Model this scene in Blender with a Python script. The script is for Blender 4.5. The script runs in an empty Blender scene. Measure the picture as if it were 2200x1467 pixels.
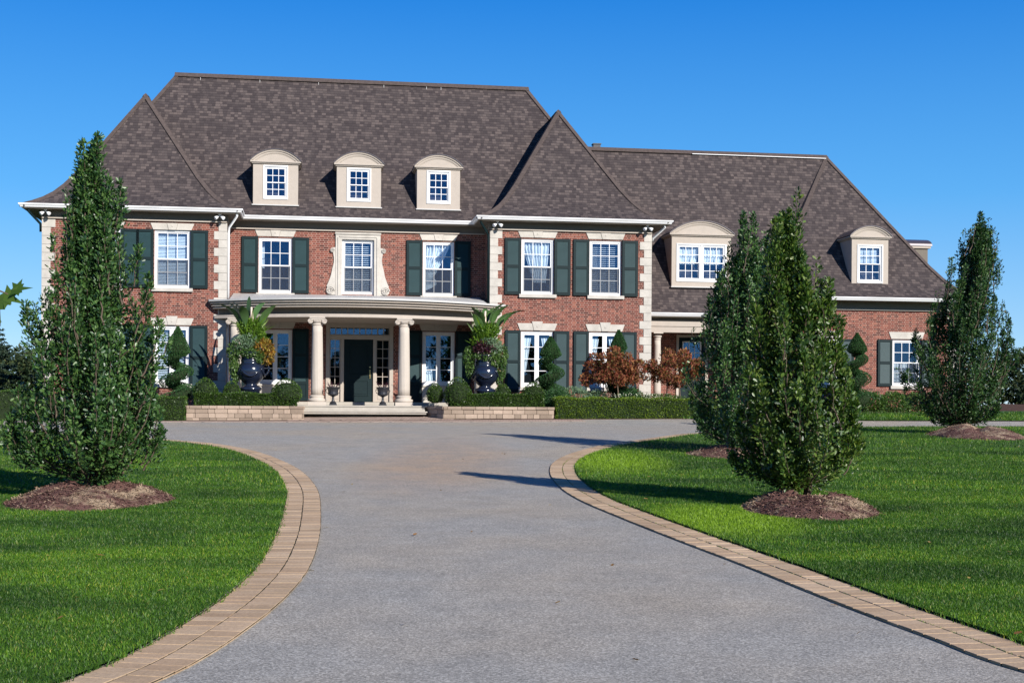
import bpy, bmesh, math, random
import numpy as np
from mathutils import Vector, Matrix
R=math.radians
random.seed(7); RNG=np.random.default_rng(7)
C=bpy.context.scene.collection
SC=bpy.context.scene

# ---------------------------------------------------------------- camera, sky, sun, exposure
cam=bpy.data.cameras.new('camera'); camo=bpy.data.objects.new('camera',cam); C.objects.link(camo)
cam.sensor_width=36; cam.lens=47.45; cam.shift_y=0.062; cam.clip_start=0.1; cam.clip_end=6000
camo.matrix_world=Matrix.Translation((0,0,1.65))@Matrix.Rotation(R(90),4,'X')@Matrix.Rotation(0.0065,4,'Z')
SC.camera=camo
SUN_EL=R(27); SUN_AZ=R(143)          # azimuth clockwise from +Y
w=bpy.data.worlds.new('World'); SC.world=w; w.use_nodes=True
nt=w.node_tree; nt.nodes.clear()
sky=nt.nodes.new('ShaderNodeTexSky'); sky.sky_type='NISHITA'; sky.sun_disc=False
sky.sun_elevation=SUN_EL; sky.sun_rotation=SUN_AZ; sky.air_density=1.0; sky.dust_density=0.0; sky.ozone_density=4.0; sky.altitude=300
hs=nt.nodes.new('ShaderNodeHueSaturation'); hs.inputs['Saturation'].default_value=1.35; hs.inputs['Hue'].default_value=0.507; hs.inputs['Value'].default_value=1.0
bg=nt.nodes.new('ShaderNodeBackground'); bg.inputs['Strength'].default_value=0.115
wo=nt.nodes.new('ShaderNodeOutputWorld')
tcw=nt.nodes.new('ShaderNodeTexCoord'); spw=nt.nodes.new('ShaderNodeSeparateXYZ'); nt.links.new(tcw.outputs['Generated'],spw.inputs[0])
rw=nt.nodes.new('ShaderNodeValToRGB'); nt.links.new(spw.outputs[2],rw.inputs[0]); ew_=rw.color_ramp.elements
while len(ew_)<6: ew_.new(.5)
for e_,(p_,c_) in zip(ew_,((0,(2.9,4.3,5.6)),(.05,(1.7,3.4,5.5)),(.15,(.60,2.45,5.2)),(.29,(.10,1.30,4.3)),(.55,(.12,.62,2.6)),(1,(.08,.35,1.4)))): e_.position=p_; e_.color=(*[q/8 for q in c_],1)
mlt=nt.nodes.new('ShaderNodeVectorMath'); mlt.operation='SCALE'; mlt.inputs['Scale'].default_value=8; nt.links.new(rw.outputs[0],mlt.inputs[0])
mxw=nt.nodes.new('ShaderNodeMix'); mxw.data_type='RGBA'; mxw.inputs[0].default_value=.82
nt.links.new(sky.outputs[0],hs.inputs['Color']); nt.links.new(hs.outputs[0],mxw.inputs[6]); nt.links.new(mlt.outputs[0],mxw.inputs[7]); nt.links.new(mxw.outputs[2],bg.inputs[0]); nt.links.new(bg.outputs[0],wo.inputs[0])
sl=bpy.data.lights.new('sun','SUN'); sl.energy=5.0; sl.angle=R(0.5); sl.color=(1,0.95,0.88)
so=bpy.data.objects.new('sun',sl); C.objects.link(so)
sd=Vector((math.sin(SUN_AZ)*math.cos(SUN_EL),math.cos(SUN_AZ)*math.cos(SUN_EL),math.sin(SUN_EL)))
so.rotation_euler=sd.to_track_quat('Z','Y').to_euler(); so.location=sd*60
SC.view_settings.view_transform='Standard'; SC.view_settings.look='None'; SC.view_settings.gamma=1; SC.view_settings.exposure=0.58
SC.cycles.max_bounces=8; SC.cycles.transparent_max_bounces=12

# ---------------------------------------------------------------- helpers
ZY=[-60,0,8,15,20,26,30,35,40,43,45,47.5,50,53,100,6000]
ZZ=[0,0,.13,.27,.38,.55,.74,.90,.96,1.0,1.06,1.22,1.32,1.45,1.45,1.45]
def zg(y): return float(np.interp(y,ZY,ZZ))
TH=R(8.5); OX,OY=2.95869,50.9; BZ=1.2
def W(u,v): return (OX+u*math.cos(TH)-v*math.sin(TH), OY+u*math.sin(TH)+v*math.cos(TH))
def tag(o,label=None,cat=None,group=None,kind=None):
    if label: o['label']=label
    if cat: o['category']=cat
    if group: o['group']=group
    if kind: o['kind']=kind
    return o
def empty(name,loc,rz=0):
    o=bpy.data.objects.new(name,None); o.empty_display_size=.3; o.location=loc; o.rotation_euler=(0,0,rz); C.objects.link(o); return o
class MB:
    def __init__(s): s.v=[];s.f=[];s.uv=[];s.sm=False
    def quad(s,a,b,c,d,uv=None):
        i=len(s.v); s.v+=[a,b,c,d]; s.f.append((i,i+1,i+2,i+3)); s.uv.append(uv); return s
    def poly(s,pts,uv=None):
        i=len(s.v); s.v+=list(pts); s.f.append(tuple(range(i,i+len(pts)))); s.uv.append(uv); return s
    def box(s,x0,x1,y0,y1,z0,z1):
        i=len(s.v)
        s.v+=[(x0,y0,z0),(x1,y0,z0),(x1,y1,z0),(x0,y1,z0),(x0,y0,z1),(x1,y0,z1),(x1,y1,z1),(x0,y1,z1)]
        for f in ((3,2,1,0),(4,5,6,7),(0,1,5,4),(1,2,6,5),(2,3,7,6),(3,0,4,7)): s.f.append(tuple(i+k for k in f)); s.uv.append(None)
        return s
    def prism(s,pts,y0,y1):           # outline in (x,z), extruded along y; outline counter-clockwise seen from -y
        n=len(pts); i=len(s.v)
        s.v+=[(p[0],y0,p[1]) for p in pts]+[(p[0],y1,p[1]) for p in pts]
        s.f.append(tuple(i+k for k in range(n))); s.f.append(tuple(i+n+k for k in range(n-1,-1,-1))); s.uv+=[None,None]
        for k in range(n):
            m=(k+1)%n; s.f.append((i+m,i+k,i+n+k,i+n+m)); s.uv.append(None)
        return s
    def slab(s,pts,z0,z1):            # outline in (x,y) ccw from above
        n=len(pts); i=len(s.v)
        s.v+=[(p[0],p[1],z1) for p in pts]+[(p[0],p[1],z0) for p in pts]
        s.f.append(tuple(i+k for k in range(n))); s.f.append(tuple(i+n+k for k in range(n-1,-1,-1))); s.uv+=[None,None]
        for k in range(n):
            m=(k+1)%n; s.f.append((i+n+k,i+n+m,i+m,i+k)); s.uv.append(None)
        return s
    def tube(s,path,r,n=8,cap=True):
        if not hasattr(r,'__len__'): r=[r]*len(path)
        P=[Vector(p) for p in path]; rings=[]
        for k,p in enumerate(P):
            t=(P[min(k+1,len(P)-1)]-P[max(k-1,0)]).normalized()
            a=t.cross(Vector((0,0,1)))
            if a.length<.05: a=t.cross(Vector((0,1,0)))
            a.normalize(); b=t.cross(a); i=len(s.v); rings.append(i)
            for q in range(n):
                g=2*math.pi*q/n; s.v.append(tuple(p+(a*math.cos(g)+b*math.sin(g))*r[k]))
        for k in range(len(P)-1):
            for q in range(n):
                q2=(q+1)%n; s.f.append((rings[k]+q,rings[k]+q2,rings[k+1]+q2,rings[k+1]+q)); s.uv.append(None)
        if cap:
            s.f.append(tuple(rings[0]+q for q in range(n-1,-1,-1))); s.f.append(tuple(rings[-1]+q for q in range(n))); s.uv+=[None,None]
        return s
    def lathe(s,prof,c=(0,0,0),n=24,rf=None):   # prof list of (r,z)
        i=len(s.v)
        for (r,z) in prof:
            for q in range(n):
                g=2*math.pi*q/n; k=rf(g,z) if rf else 1
                s.v.append((c[0]+r*k*math.cos(g),c[1]+r*k*math.sin(g),c[2]+z))
        for k in range(len(prof)-1):
            for q in range(n):
                q2=(q+1)%n; s.f.append((i+k*n+q,i+k*n+q2,i+(k+1)*n+q2,i+(k+1)*n+q)); s.uv.append(None)
        s.f.append(tuple(i+q for q in range(n-1,-1,-1))); s.f.append(tuple(i+(len(prof)-1)*n+q for q in range(n))); s.uv+=[None,None]
        return s
    def build(s,name,mat,parent=None,off=(0,0,0),loc=None,rz=0,smooth=False,bevel=0):
        me=bpy.data.meshes.new(name)
        me.from_pydata([(x-off[0],y-off[1],z-off[2]) for x,y,z in s.v],[],s.f)
        if any(u is not None for u in s.uv):
            L=me.uv_layers.new(name='UVMap'); k=0
            for f,u in zip(s.f,s.uv):
                for q in range(len(f)):
                    if u: L.data[k].uv=u[q]
                    k+=1
        me.materials.append(mat)
        if smooth:
            for p in me.polygons: p.use_smooth=True
        o=bpy.data.objects.new(name,me); C.objects.link(o)
        if parent: o.parent=parent
        if loc is not None: o.location=loc; o.rotation_euler=(0,0,rz)
        if bevel:
            b=o.modifiers.new('b','BEVEL'); b.width=bevel; b.segments=2; b.limit_method='ANGLE'
        return o
HOFF=(0,0,BZ)

# ---- numpy foliage: one small leaf outline repeated at many places in a single crown mesh
OAKV=np.array([(0,0,0),(0,1,.05),(.05,.10,.02),(.20,.22,.05),(.11,.36,.03),(.30,.52,.07),(.15,.62,.04),(.22,.82,.06),(-.05,.10,.02),(-.20,.22,.05),(-.11,.36,.03),(-.30,.52,.07),(-.15,.62,.04),(-.22,.82,.06)],float)
OAKF=[(0,2,3,4,5,6,7,1),(1,13,12,11,10,9,8,0)]
DIAV=np.array([(0,0,0),(.27,.45,.09),(0,1,0),(-.27,.45,.09)],float); DIAF=[(0,1,2),(0,2,3)]
NEEV=np.array([(-.06,0,0),(.06,0,0),(0,1,0)],float); NEEF=[(0,1,2)]
SHAPES={'oak':(OAKV,OAKF),'dia':(DIAV,DIAF),'nee':(NEEV,NEEF)}
def unit(a): return a/np.maximum(np.linalg.norm(a,axis=1,keepdims=True),1e-9)
def leaf_mesh(name,P,D,size,shape,mat,parent=None,loc=None,rz=0,N=None,jit=.6,rng=RNG):
    V,Fc=SHAPES[shape]; n=len(P); D=unit(D)
    if N is None: N=rng.normal(size=(n,3))
    else: N=unit(N)+rng.normal(size=(n,3))*jit
    X=unit(np.cross(D,N)); Z=np.cross(X,D)
    size=np.broadcast_to(np.asarray(size,float),(n,))
    vs=(P[:,None,:]+size[:,None,None]*(V[None,:,0:1]*X[:,None,:]+V[None,:,1:2]*D[:,None,:]+V[None,:,2:3]*Z[:,None,:])).reshape(-1,3)
    k=len(V); loops=np.concatenate([np.array(f) for f in Fc]); cnt=np.array([len(f) for f in Fc])
    allL=(loops[None,:]+(np.arange(n)*k)[:,None]).ravel(); tot=np.tile(cnt,n); st=np.concatenate([[0],np.cumsum(tot)[:-1]])
    me=bpy.data.meshes.new(name); me.vertices.add(len(vs)); me.vertices.foreach_set('co',vs.astype(np.float32).ravel())
    me.loops.add(len(allL)); me.loops.foreach_set('vertex_index',allL.astype(np.int32))
    me.polygons.add(len(tot)); me.polygons.foreach_set('loop_start',st.astype(np.int32)); me.polygons.foreach_set('loop_total',tot.astype(np.int32))
    me.update(calc_edges=True); me.materials.append(mat)
    o=bpy.data.objects.new(name,me); C.objects.link(o)
    if parent: o.parent=parent
    if loc is not None: o.location=loc; o.rotation_euler=(0,0,rz)
    return o

# ---------------------------------------------------------------- materials
def newmat(name):
    m=bpy.data.materials.new(name); m.use_nodes=True; t=m.node_tree; b=t.nodes['Principled BSDF']; return m,t,b
def nd(t,ty,**k):
    n=t.nodes.new(ty)
    for a,v in k.items():
        if a[0]=='i' and a[1:].isdigit(): 
            n.inputs[int(a[1:])].default_value=v
        else: setattr(n,a,v)
    return n
def math_(t,op,a,b=None,c=None):
    n=t.nodes.new('ShaderNodeMath'); n.operation=op
    for i,x in enumerate((a,b,c)):
        if x is None: continue
        if isinstance(x,(int,float)): n.inputs[i].default_value=x
        else: t.links.new(x,n.inputs[i])
    return n.outputs[0]
def ramp(t,fac,stops,interp='LINEAR'):
    n=t.nodes.new('ShaderNodeValToRGB'); n.color_ramp.interpolation=interp
    e=n.color_ramp.elements
    while len(e)<len(stops): e.new(.5)
    for k,(p,c) in enumerate(stops): e[k].position=p; e[k].color=(*c,1)
    t.links.new(fac,n.inputs[0]); return n.outputs[0]
def mix(t,fac,a,b,bt='MIX'):
    n=t.nodes.new('ShaderNodeMix'); n.data_type='RGBA'; n.blend_type=bt
    for i,x in ((0,fac),(6,a),(7,b)):
        if isinstance(x,(int,float)): n.inputs[i].default_value=x
        elif isinstance(x,tuple): n.inputs[i].default_value=(*x,1)
        else: t.links.new(x,n.inputs[i])
    return n.outputs[2]
def coord(t,kind='Object'):
    return t.nodes.new('ShaderNodeTexCoord').outputs[kind]
def noise(t,vec,scale,detail=4,rough=.6,dist=0):
    n=t.nodes.new('ShaderNodeTexNoise'); n.inputs['Scale'].default_value=scale; n.inputs['Detail'].default_value=detail; n.inputs['Roughness'].default_value=rough; n.inputs['Distortion'].default_value=dist
    if vec is not None: t.links.new(vec,n.inputs['Vector'])
    return n.outputs['Fac']
def bump(t,b,h,strength=.5,dist=.02):
    n=t.nodes.new('ShaderNodeBump'); n.inputs['Strength'].default_value=strength; n.inputs['Distance'].default_value=dist
    t.links.new(h,n.inputs['Height']); t.links.new(n.outputs[0],b.inputs['Normal'])
def setspec(b,v): b.inputs['Specular IOR Level'].default_value=v
def plain(name,col,rough=.6,var=.12,scale=6,bs=.15,spec=.4,metal=0):
    m,t,b=newmat(name); co=coord(t)
    n1=noise(t,co,scale); n2=noise(t,co,scale*9)
    s=math_(t,'ADD',math_(t,'MULTIPLY',n1,.7),math_(t,'MULTIPLY',n2,.3))
    c=ramp(t,s,[(.3,tuple(x*(1-var) for x in col)),(.7,tuple(min(1,x*(1+var)) for x in col))])
    t.links.new(c,b.inputs['Base Color']); b.inputs['Roughness'].default_value=rough; b.inputs['Metallic'].default_value=metal; setspec(b,spec)
    if bs: bump(t,b,n2,bs,.01)
    return m
def cellid(t,*xs):
    cb=t.nodes.new('ShaderNodeCombineXYZ')
    for i,x in enumerate(xs):
        if isinstance(x,(int,float)): cb.inputs[i].default_value=x
        else: t.links.new(x,cb.inputs[i])
    w_=t.nodes.new('ShaderNodeTexWhiteNoise'); w_.noise_dimensions='3D'; t.links.new(cb.outputs[0],w_.inputs['Vector']); return w_.outputs['Value']
def brick_mat():
    m,t,b=newmat('flemish_bond_brick'); co=coord(t)
    sp=t.nodes.new('ShaderNodeSeparateXYZ'); t.links.new(co,sp.inputs[0])
    s=math_(t,'ADD',sp.outputs[0],sp.outputs[1])
    zr=math_(t,'DIVIDE',sp.outputs[2],.075); row=math_(t,'FLOOR',zr); fz=math_(t,'SUBTRACT',zr,row)
    odd=math_(t,'MODULO',math_(t,'ABSOLUTE',row),2.0)
    p=math_(t,'ADD',math_(t,'ADD',math_(t,'DIVIDE',s,.30),math_(t,'MULTIPLY',odd,.5)),100.0)
    pf=math_(t,'FLOOR',p); f=math_(t,'SUBTRACT',p,pf)
    head=math_(t,'GREATER_THAN',f,.667)
    rid=cellid(t,math_(t,'ADD',math_(t,'MULTIPLY',pf,2.0),head),row,1.7)
    # joints
    d1=math_(t,'ABSOLUTE',math_(t,'SUBTRACT',f,.667)); d2=math_(t,'MINIMUM',f,math_(t,'SUBTRACT',1.0,f))
    vj=math_(t,'LESS_THAN',math_(t,'MINIMUM',d1,d2),.022)
    hj=math_(t,'LESS_THAN',math_(t,'ABSOLUTE',math_(t,'SUBTRACT',fz,.5)),.405)
    mort=math_(t,'MAXIMUM',vj,math_(t,'SUBTRACT',1.0,hj))
    bc=ramp(t,rid,[(0,(.040,.018,.017)),(.18,(.075,.024,.019)),(.34,(.135,.040,.030)),(.65,(.185,.053,.038)),(.88,(.23,.072,.048)),(1,(.32,.12,.08))])
    big=noise(t,co,.7,3)
    bc=mix(t,math_(t,'MULTIPLY',big,.35),bc,(.15,.05,.035))
    fn=noise(t,co,60,3); bc=mix(t,math_(t,'MULTIPLY',fn,.35),bc,(.12,.04,.03))
    mc=ramp(t,noise(t,co,3,3),[(.3,(.29,.185,.145)),(.7,(.40,.275,.22))])
    c=mix(t,mort,bc,mc); t.links.new(c,b.inputs['Base Color']); b.inputs['Roughness'].default_value=.85; setspec(b,.2)
    bump(t,b,math_(t,'SUBTRACT',math_(t,'MULTIPLY',fn,.3),mort),.6,.012)
    return m
def shingle_mat():
    m,t,b=newmat('asphalt_shingle'); uv=coord(t,'UV')
    sp=t.nodes.new('ShaderNodeSeparateXYZ'); t.links.new(uv,sp.inputs[0])
    zr=math_(t,'DIVIDE',sp.outputs[1],.135); row=math_(t,'FLOOR',zr); fz=math_(t,'SUBTRACT',zr,row)
    ro=cellid(t,row,3.1,.2)
    x=math_(t,'ADD',sp.outputs[0],math_(t,'MULTIPLY',ro,7.3)); 
    wob=t.nodes.new('ShaderNodeTexNoise'); wob.noise_dimensions='2D'; wob.inputs['Scale'].default_value=1.0; wob.inputs['Detail'].default_value=1
    cb=t.nodes.new('ShaderNodeCombineXYZ'); t.links.new(math_(t,'MULTIPLY',x,2.3),cb.inputs[0]); t.links.new(math_(t,'MULTIPLY',row,5.7),cb.inputs[1]); t.links.new(cb.outputs[0],wob.inputs['Vector'])
    xx=math_(t,'ADD',math_(t,'DIVIDE',x,.15),math_(t,'MULTIPLY',wob.outputs['Fac'],1.2)); col=math_(t,'FLOOR',xx); fx=math_(t,'SUBTRACT',xx,col)
    rid=cellid(t,col,row,.5)
    c=ramp(t,rid,[(0,(.032,.025,.026)),(.35,(.048,.038,.038)),(.65,(.068,.054,.051)),(1,(.112,.088,.080))])
    big=noise(t,uv,.35,4); c=mix(t,math_(t,'MULTIPLY',big,.5),c,(.054,.043,.041))
    gr=noise(t,uv,90,2); c=mix(t,.35,c,ramp(t,gr,[(.3,(.3,.3,.3)),(.7,(.8,.8,.8))]),'OVERLAY')
    edge=math_(t,'LESS_THAN',fz,.17); ve=math_(t,'LESS_THAN',fx,.06)
    e=math_(t,'MAXIMUM',edge,math_(t,'MULTIPLY',ve,.8))
    c=mix(t,math_(t,'MULTIPLY',e,.7),c,(.022,.017,.018))
    t.links.new(c,b.inputs['Base Color']); b.inputs['Roughness'].default_value=.9; setspec(b,.25)
    h=math_(t,'ADD',math_(t,'SUBTRACT',math_(t,'MULTIPLY',rid,.5),fz),math_(t,'MULTIPLY',gr,.2))
    bump(t,b,h,.5,.02); return m
def leafmat(name,cols,rough=.45,trans=.25,spec=.5,big=1.2):
    m,t,b=newmat(name)
    g=t.nodes.new('ShaderNodeNewGeometry'); rv=g.outputs['Random Per Island']
    c=ramp(t,rv,[(k/(len(cols)-1),c_) for k,c_ in enumerate(cols)])
    n=noise(t,coord(t),big,2); c=mix(t,1.0,c,ramp(t,n,[(.35,(.75,.8,.75)),(.65,(1.15,1.1,1.0))]),'MULTIPLY')
    t.links.new(c,b.inputs['Base Color']); b.inputs['Roughness'].default_value=rough; setspec(b,spec)
    tr=t.nodes.new('ShaderNodeBsdfTranslucent'); t.links.new(mix(t,1.0,c,(1.3,1.5,.5),'MULTIPLY'),tr.inputs[0])
    mx=t.nodes.new('ShaderNodeMixShader'); mx.inputs[0].default_value=trans
    out=t.nodes['Material Output']; t.links.new(b.outputs[0],mx.inputs[1]); t.links.new(tr.outputs[0],mx.inputs[2]); t.links.new(mx.outputs[0],out.inputs[0])
    return m
def glass_mat():
    m,t,b=newmat('window_glass'); out=t.nodes['Material Output']; t.nodes.remove(b)
    gl=t.nodes.new('ShaderNodeBsdfGlossy'); gl.inputs['Color'].default_value=(.34,.62,1,1); gl.inputs['Roughness'].default_value=.015
    tr=t.nodes.new('ShaderNodeBsdfTransparent'); tr.inputs[0].default_value=(.90,.95,.99,1)
    n=t.nodes.new('ShaderNodeBump'); n.inputs['Strength'].default_value=.015; n.inputs['Distance'].default_value=.02
    t.links.new(noise(t,coord(t),1.3,1),n.inputs['Height']); t.links.new(n.outputs[0],gl.inputs['Normal'])
    mx=t.nodes.new('ShaderNodeMixShader'); mx.inputs[0].default_value=.085; t.links.new(tr.outputs[0],mx.inputs[1]); t.links.new(gl.outputs[0],mx.inputs[2]); t.links.new(mx.outputs[0],out.inputs[0])
    return m
def screen_mat():
    m,t,b=newmat('insect_screen'); out=t.nodes['Material Output']; b.inputs['Base Color'].default_value=(.02,.022,.026,1); b.inputs['Roughness'].default_value=.7
    tr=t.nodes.new('ShaderNodeBsdfTransparent'); mx=t.nodes.new('ShaderNodeMixShader'); mx.inputs[0].default_value=.38
    t.links.new(tr.outputs[0],mx.inputs[1]); t.links.new(b.outputs[0],mx.inputs[2]); t.links.new(mx.outputs[0],out.inputs[0]); return m
M={}
M['screen']=screen_mat()
M['brick']=brick_mat(); M['shingle']=shingle_mat(); M['glass']=glass_mat()
M['stone']=plain('cream_limestone',(.43,.40,.355),.8,.20,2.0,.2,.3)
M['white']=plain('white_paint',(.70,.70,.70),.4,.03,4,0,.5)
M['taupe']=plain('taupe_stucco',(.385,.335,.285),.8,.06,5,.1,.25)
M['taupe_shade']=plain('taupe_in_shade',(.15,.13,.105),.75,.06,5,.05,.25)  # taupe darkened for the shade under the eaves and on the side dormer
M['teal']=plain('dark_teal_paint',(.003,.013,.015),.6,.10,5,.03,.2)
M['louvre']=plain('dark_teal_louvre',(.013,.042,.046),.5,.08,5,0,.35)
M['trimcap']=plain('ridge_shingle',(.078,.060,.054),.9,.3,9,.4,.2)
M['metal_roof']=plain('dark_metal_roof',(.085,.075,.085),.35,.1,3,0,.6,.4)
M['step_stone']=plain('step_stone',(.36,.33,.285),.85,.15,3,.25,.25)
M['flash']=plain('pale_metal_flashing',(.44,.43,.41),.5,.1,3,0,.5)
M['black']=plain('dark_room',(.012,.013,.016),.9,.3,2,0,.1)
M['blind']=plain('white_blind',(.70,.74,.76),.6,.04,4,0,.3)
M['curtain']=plain('white_curtain',(.72,.73,.72),.8,.06,4,.1,.2)
M['urn']=plain('glossy_black_glaze',(.010,.014,.028),.16,.3,5,.08,.7)
M['iron']=plain('dark_cast_iron',(.020,.021,.026),.4,.3,12,.2,.5)
M['bark']=plain('bark',(.10,.075,.055),.9,.35,14,.6,.2)
M['soil']=plain('soil',(.06,.035,.025),.95,.4,6,.6,.1)
M['brass']=plain('brass',(.45,.34,.15),.3,.1,5,0,.6,.9)
M['lampglass']=plain('lamp_white',(.75,.76,.78),.25,.05,4,0,.6)

# ---------------------------------------------------------------- the mansion
house=empty('brick_mansion',(OX,OY,BZ),TH)
tag(house,'large red brick mansion with brown shingle hip roofs, green shutters and curved front porch','mansion')
def H(mb,name,mat,parent=None,**k): return mb.build(name,M[mat] if isinstance(mat,str) else mat,parent or house,off=HOFF,**k)
def wallface(mb,u0,u1,z0,z1,v,holes,dep=.2):
    us=sorted({u0,u1,*[h[0] for h in holes],*[h[1] for h in holes]}); zs=sorted({z0,z1,*[h[2] for h in holes],*[h[3] for h in holes]})
    for a,b in zip(us[:-1],us[1:]):
        for c,d in zip(zs[:-1],zs[1:]):
            mu,mz=(a+b)/2,(c+d)/2
            if any(h[0]<mu<h[1] and h[2]<mz<h[3] for h in holes): continue
            mb.quad((a,v,c),(b,v,c),(b,v,d),(a,v,d))
    for (a,b,c,d) in holes:
        mb.quad((a,v,c),(a,v,d),(a,v+dep,d),(a,v+dep,c)); mb.quad((b,v,d),(b,v,c),(b,v+dep,c),(b,v+dep,d))
        mb.quad((a,v,d),(b,v,d),(b,v+dep,d),(a,v+dep,d)); mb.quad((b,v,c),(a,v,c),(a,v+dep,c),(b,v+dep,c))
WL=(-19.9,-13.49); WR=(-3.84,2.31); PM=1.6
# window openings (u0,u1,z0,z1)
LWu=[(-16.03,-14.77,5.78,7.87),(-18.45,-17.19,5.78,7.87)]; LWl=[(-16.03,-14.77,2.33,4.42),(-18.45,-17.19,2.33,4.42)]
RWu=[(-2.67,-1.44,5.80,7.87),(-.07,1.16,5.80,7.87)]; RWl=[(-2.67,-1.44,2.33,4.42),(-.07,1.16,2.33,4.42)]
MWu=[(-12.40,-11.16,5.80,7.87),(-9.30,-8.09,5.80,7.87),(-6.23,-5.03,5.80,7.87)]
MWl=[(-12.40,-11.14,2.38,4.42),(-6.23,-4.99,2.38,4.42)]; DOORH=(-9.88,-7.34,1.60,4.71)
mb=MB(); wallface(mb,WL[0],WL[1],.8,8.45,0,LWu+LWl)
mb.quad((WL[1],0,.8),(WL[1],PM,.8),(WL[1],PM,8.45),(WL[1],0,8.45)); mb.quad((WL[0],10.4,.8),(WL[0],0,.8),(WL[0],0,8.45),(WL[0],10.4,8.45))
H(mb,'wall','brick')
mb=MB(); wallface(mb,WR[0],WR[1],.8,8.45,0,RWu+RWl)
mb.quad((WR[0],PM,.8),(WR[0],0,.8),(WR[0],0,8.45),(WR[0],PM,8.45)); mb.quad((WR[1],0,.8),(WR[1],10.4,.8),(WR[1],10.4,8.45),(WR[1],0,8.45))
mb.quad((WR[1],10.4,.8),(WL[0],10.4,.8),(WL[0],10.4,8.45),(WR[1],10.4,8.45))
H(mb,'wall','brick')
mb=MB(); wallface(mb,WL[1],WR[0],.8,8.45,PM,MWu+MWl+[DOORH]); H(mb,'wall','brick')

def frame_ring(mb,a,b,c,d,w,y0,y1,wb=None):
    wb=wb or w
    mb.box(a,a+w,y0,y1,c,d); mb.box(b-w,b,y0,y1,c,d); mb.box(a+w,b-w,y0,y1,d-w,d); mb.box(a+w,b-w,y0,y1,c,c+wb)
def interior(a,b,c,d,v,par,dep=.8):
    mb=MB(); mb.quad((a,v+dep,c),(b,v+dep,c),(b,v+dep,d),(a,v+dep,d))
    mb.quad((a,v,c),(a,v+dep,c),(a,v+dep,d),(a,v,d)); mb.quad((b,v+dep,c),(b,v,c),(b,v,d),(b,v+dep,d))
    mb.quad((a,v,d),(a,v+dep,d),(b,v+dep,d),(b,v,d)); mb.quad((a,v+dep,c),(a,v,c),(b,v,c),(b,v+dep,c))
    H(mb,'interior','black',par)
def blind(a,b,c,d,v,par,pitch=.052,tilt=.7):
    mb=MB(); z=d
    while z>c:
        mb.quad((a,v,z-pitch*tilt),(b,v,z-pitch*tilt),(b,v+.018,z),(a,v+.018,z)); z-=pitch
    H(mb,'blind','blind',par)
def curtain(outline,v,par,folds=9,amp=.03):   # outline: function t in 0..1 (top..bottom) -> (u0,u1,z)
    mb=MB(); nr,nc=14,folds*6; g=[]
    for i in range(nr+1):
        a,b,z=outline(i/nr)
        for j in range(nc+1):
            s=j/nc; g.append((a+(b-a)*s,v+amp*math.sin(s*folds*2*math.pi)+.01*math.sin(i*1.3+s*9),z+.02*math.sin(s*folds*2*math.pi)*(i>0)))
    mb.v=g
    for i in range(nr):
        for j in range(nc):
            k=i*(nc+1)+j; mb.f.append((k,k+1,k+nc+2,k+nc+1)); mb.uv.append(None)
    H(mb,'curtain','curtain',par,smooth=True)
def double_hung(a,b,c,d,v,par=None,cols=3,rows=4,fw=.075,name='window',room=True,inset=.05,lab=None):
    y0=v+inset
    mb=MB(); frame_ring(mb,a,b,c,d,fw,y0,y0+.14,.09)
    fr=H(mb,name,'white',par,bevel=.004)
    mid=(c+d)/2; ia,ib=a+fw,b-fw; sw=.045
    mb=MB()
    for (z0,z1,yy) in ((mid-.02,d-fw,y0+.035),(c+.09,mid+.02,y0+.07)):
        frame_ring(mb,ia,ib,z0,z1,sw,yy,yy+.03)
        ja,jb,jc,jd=ia+sw,ib-sw,z0+sw,z1-sw
        for k in range(1,cols): x=ja+(jb-ja)*k/cols; mb.box(x-.011,x+.011,yy+.004,yy+.024,jc,jd)
        r=rows//2
        for k in range(1,r):
            z=jc+(jd-jc)*k/r
            for q in range(cols):
                xa=ja+(jb-ja)*q/cols+(.011 if q else 0); xb=ja+(jb-ja)*(q+1)/cols-(.011 if q<cols-1 else 0)
                mb.box(xa,xb,yy+.004,yy+.024,z-.011,z+.011)
    H(mb,'sash','white',fr)
    mb=MB(); mb.box(ia+.01,ib-.01,y0+.044,y0+.050,mid,d-fw-.01); mb.box(ia+.01,ib-.01,y0+.081,y0+.086,c+.1,mid-.001)
    H(mb,'pane','glass',fr)
    mb=MB(); mb.quad((ia,y0+.066,c+.09),(ib,y0+.066,c+.09),(ib,y0+.066,mid-.03),(ia,y0+.066,mid-.03)); H(mb,'insect_screen','screen',fr)
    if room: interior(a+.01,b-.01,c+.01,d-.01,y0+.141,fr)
    return fr,y0+.17
def casement(a,b,c,d,v,par=None,rows=4,fw=.07):
    y0=v+.05; mb=MB(); frame_ring(mb,a,b,c,d,fw,y0,y0+.14,.09); fr=H(mb,'window','white',par,bevel=.004)
    m=(a+b)/2; mb=MB(); g=MB()
    for (x0,x1) in ((a+fw,m-.012),(m+.012,b-fw)):
        frame_ring(mb,x0,x1,c+.09,d-fw,.07,y0+.03,y0+.07)
        for k in range(1,rows):
            z=c+.16+(d-fw-.07-c-.16)*k/rows; mb.box(x0+.07,x1-.07,y0+.036,y0+.06,z-.012,z+.012)
        g.box(x0+.06,x1-.06,y0+.045,y0+.051,c+.15,d-fw-.06)
    mb.box(m-.02,m+.02,y0+.01,y0+.028,c+.09,d-fw)
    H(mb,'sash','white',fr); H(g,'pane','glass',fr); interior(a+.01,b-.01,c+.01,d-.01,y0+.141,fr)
    return fr,y0+.17
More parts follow.
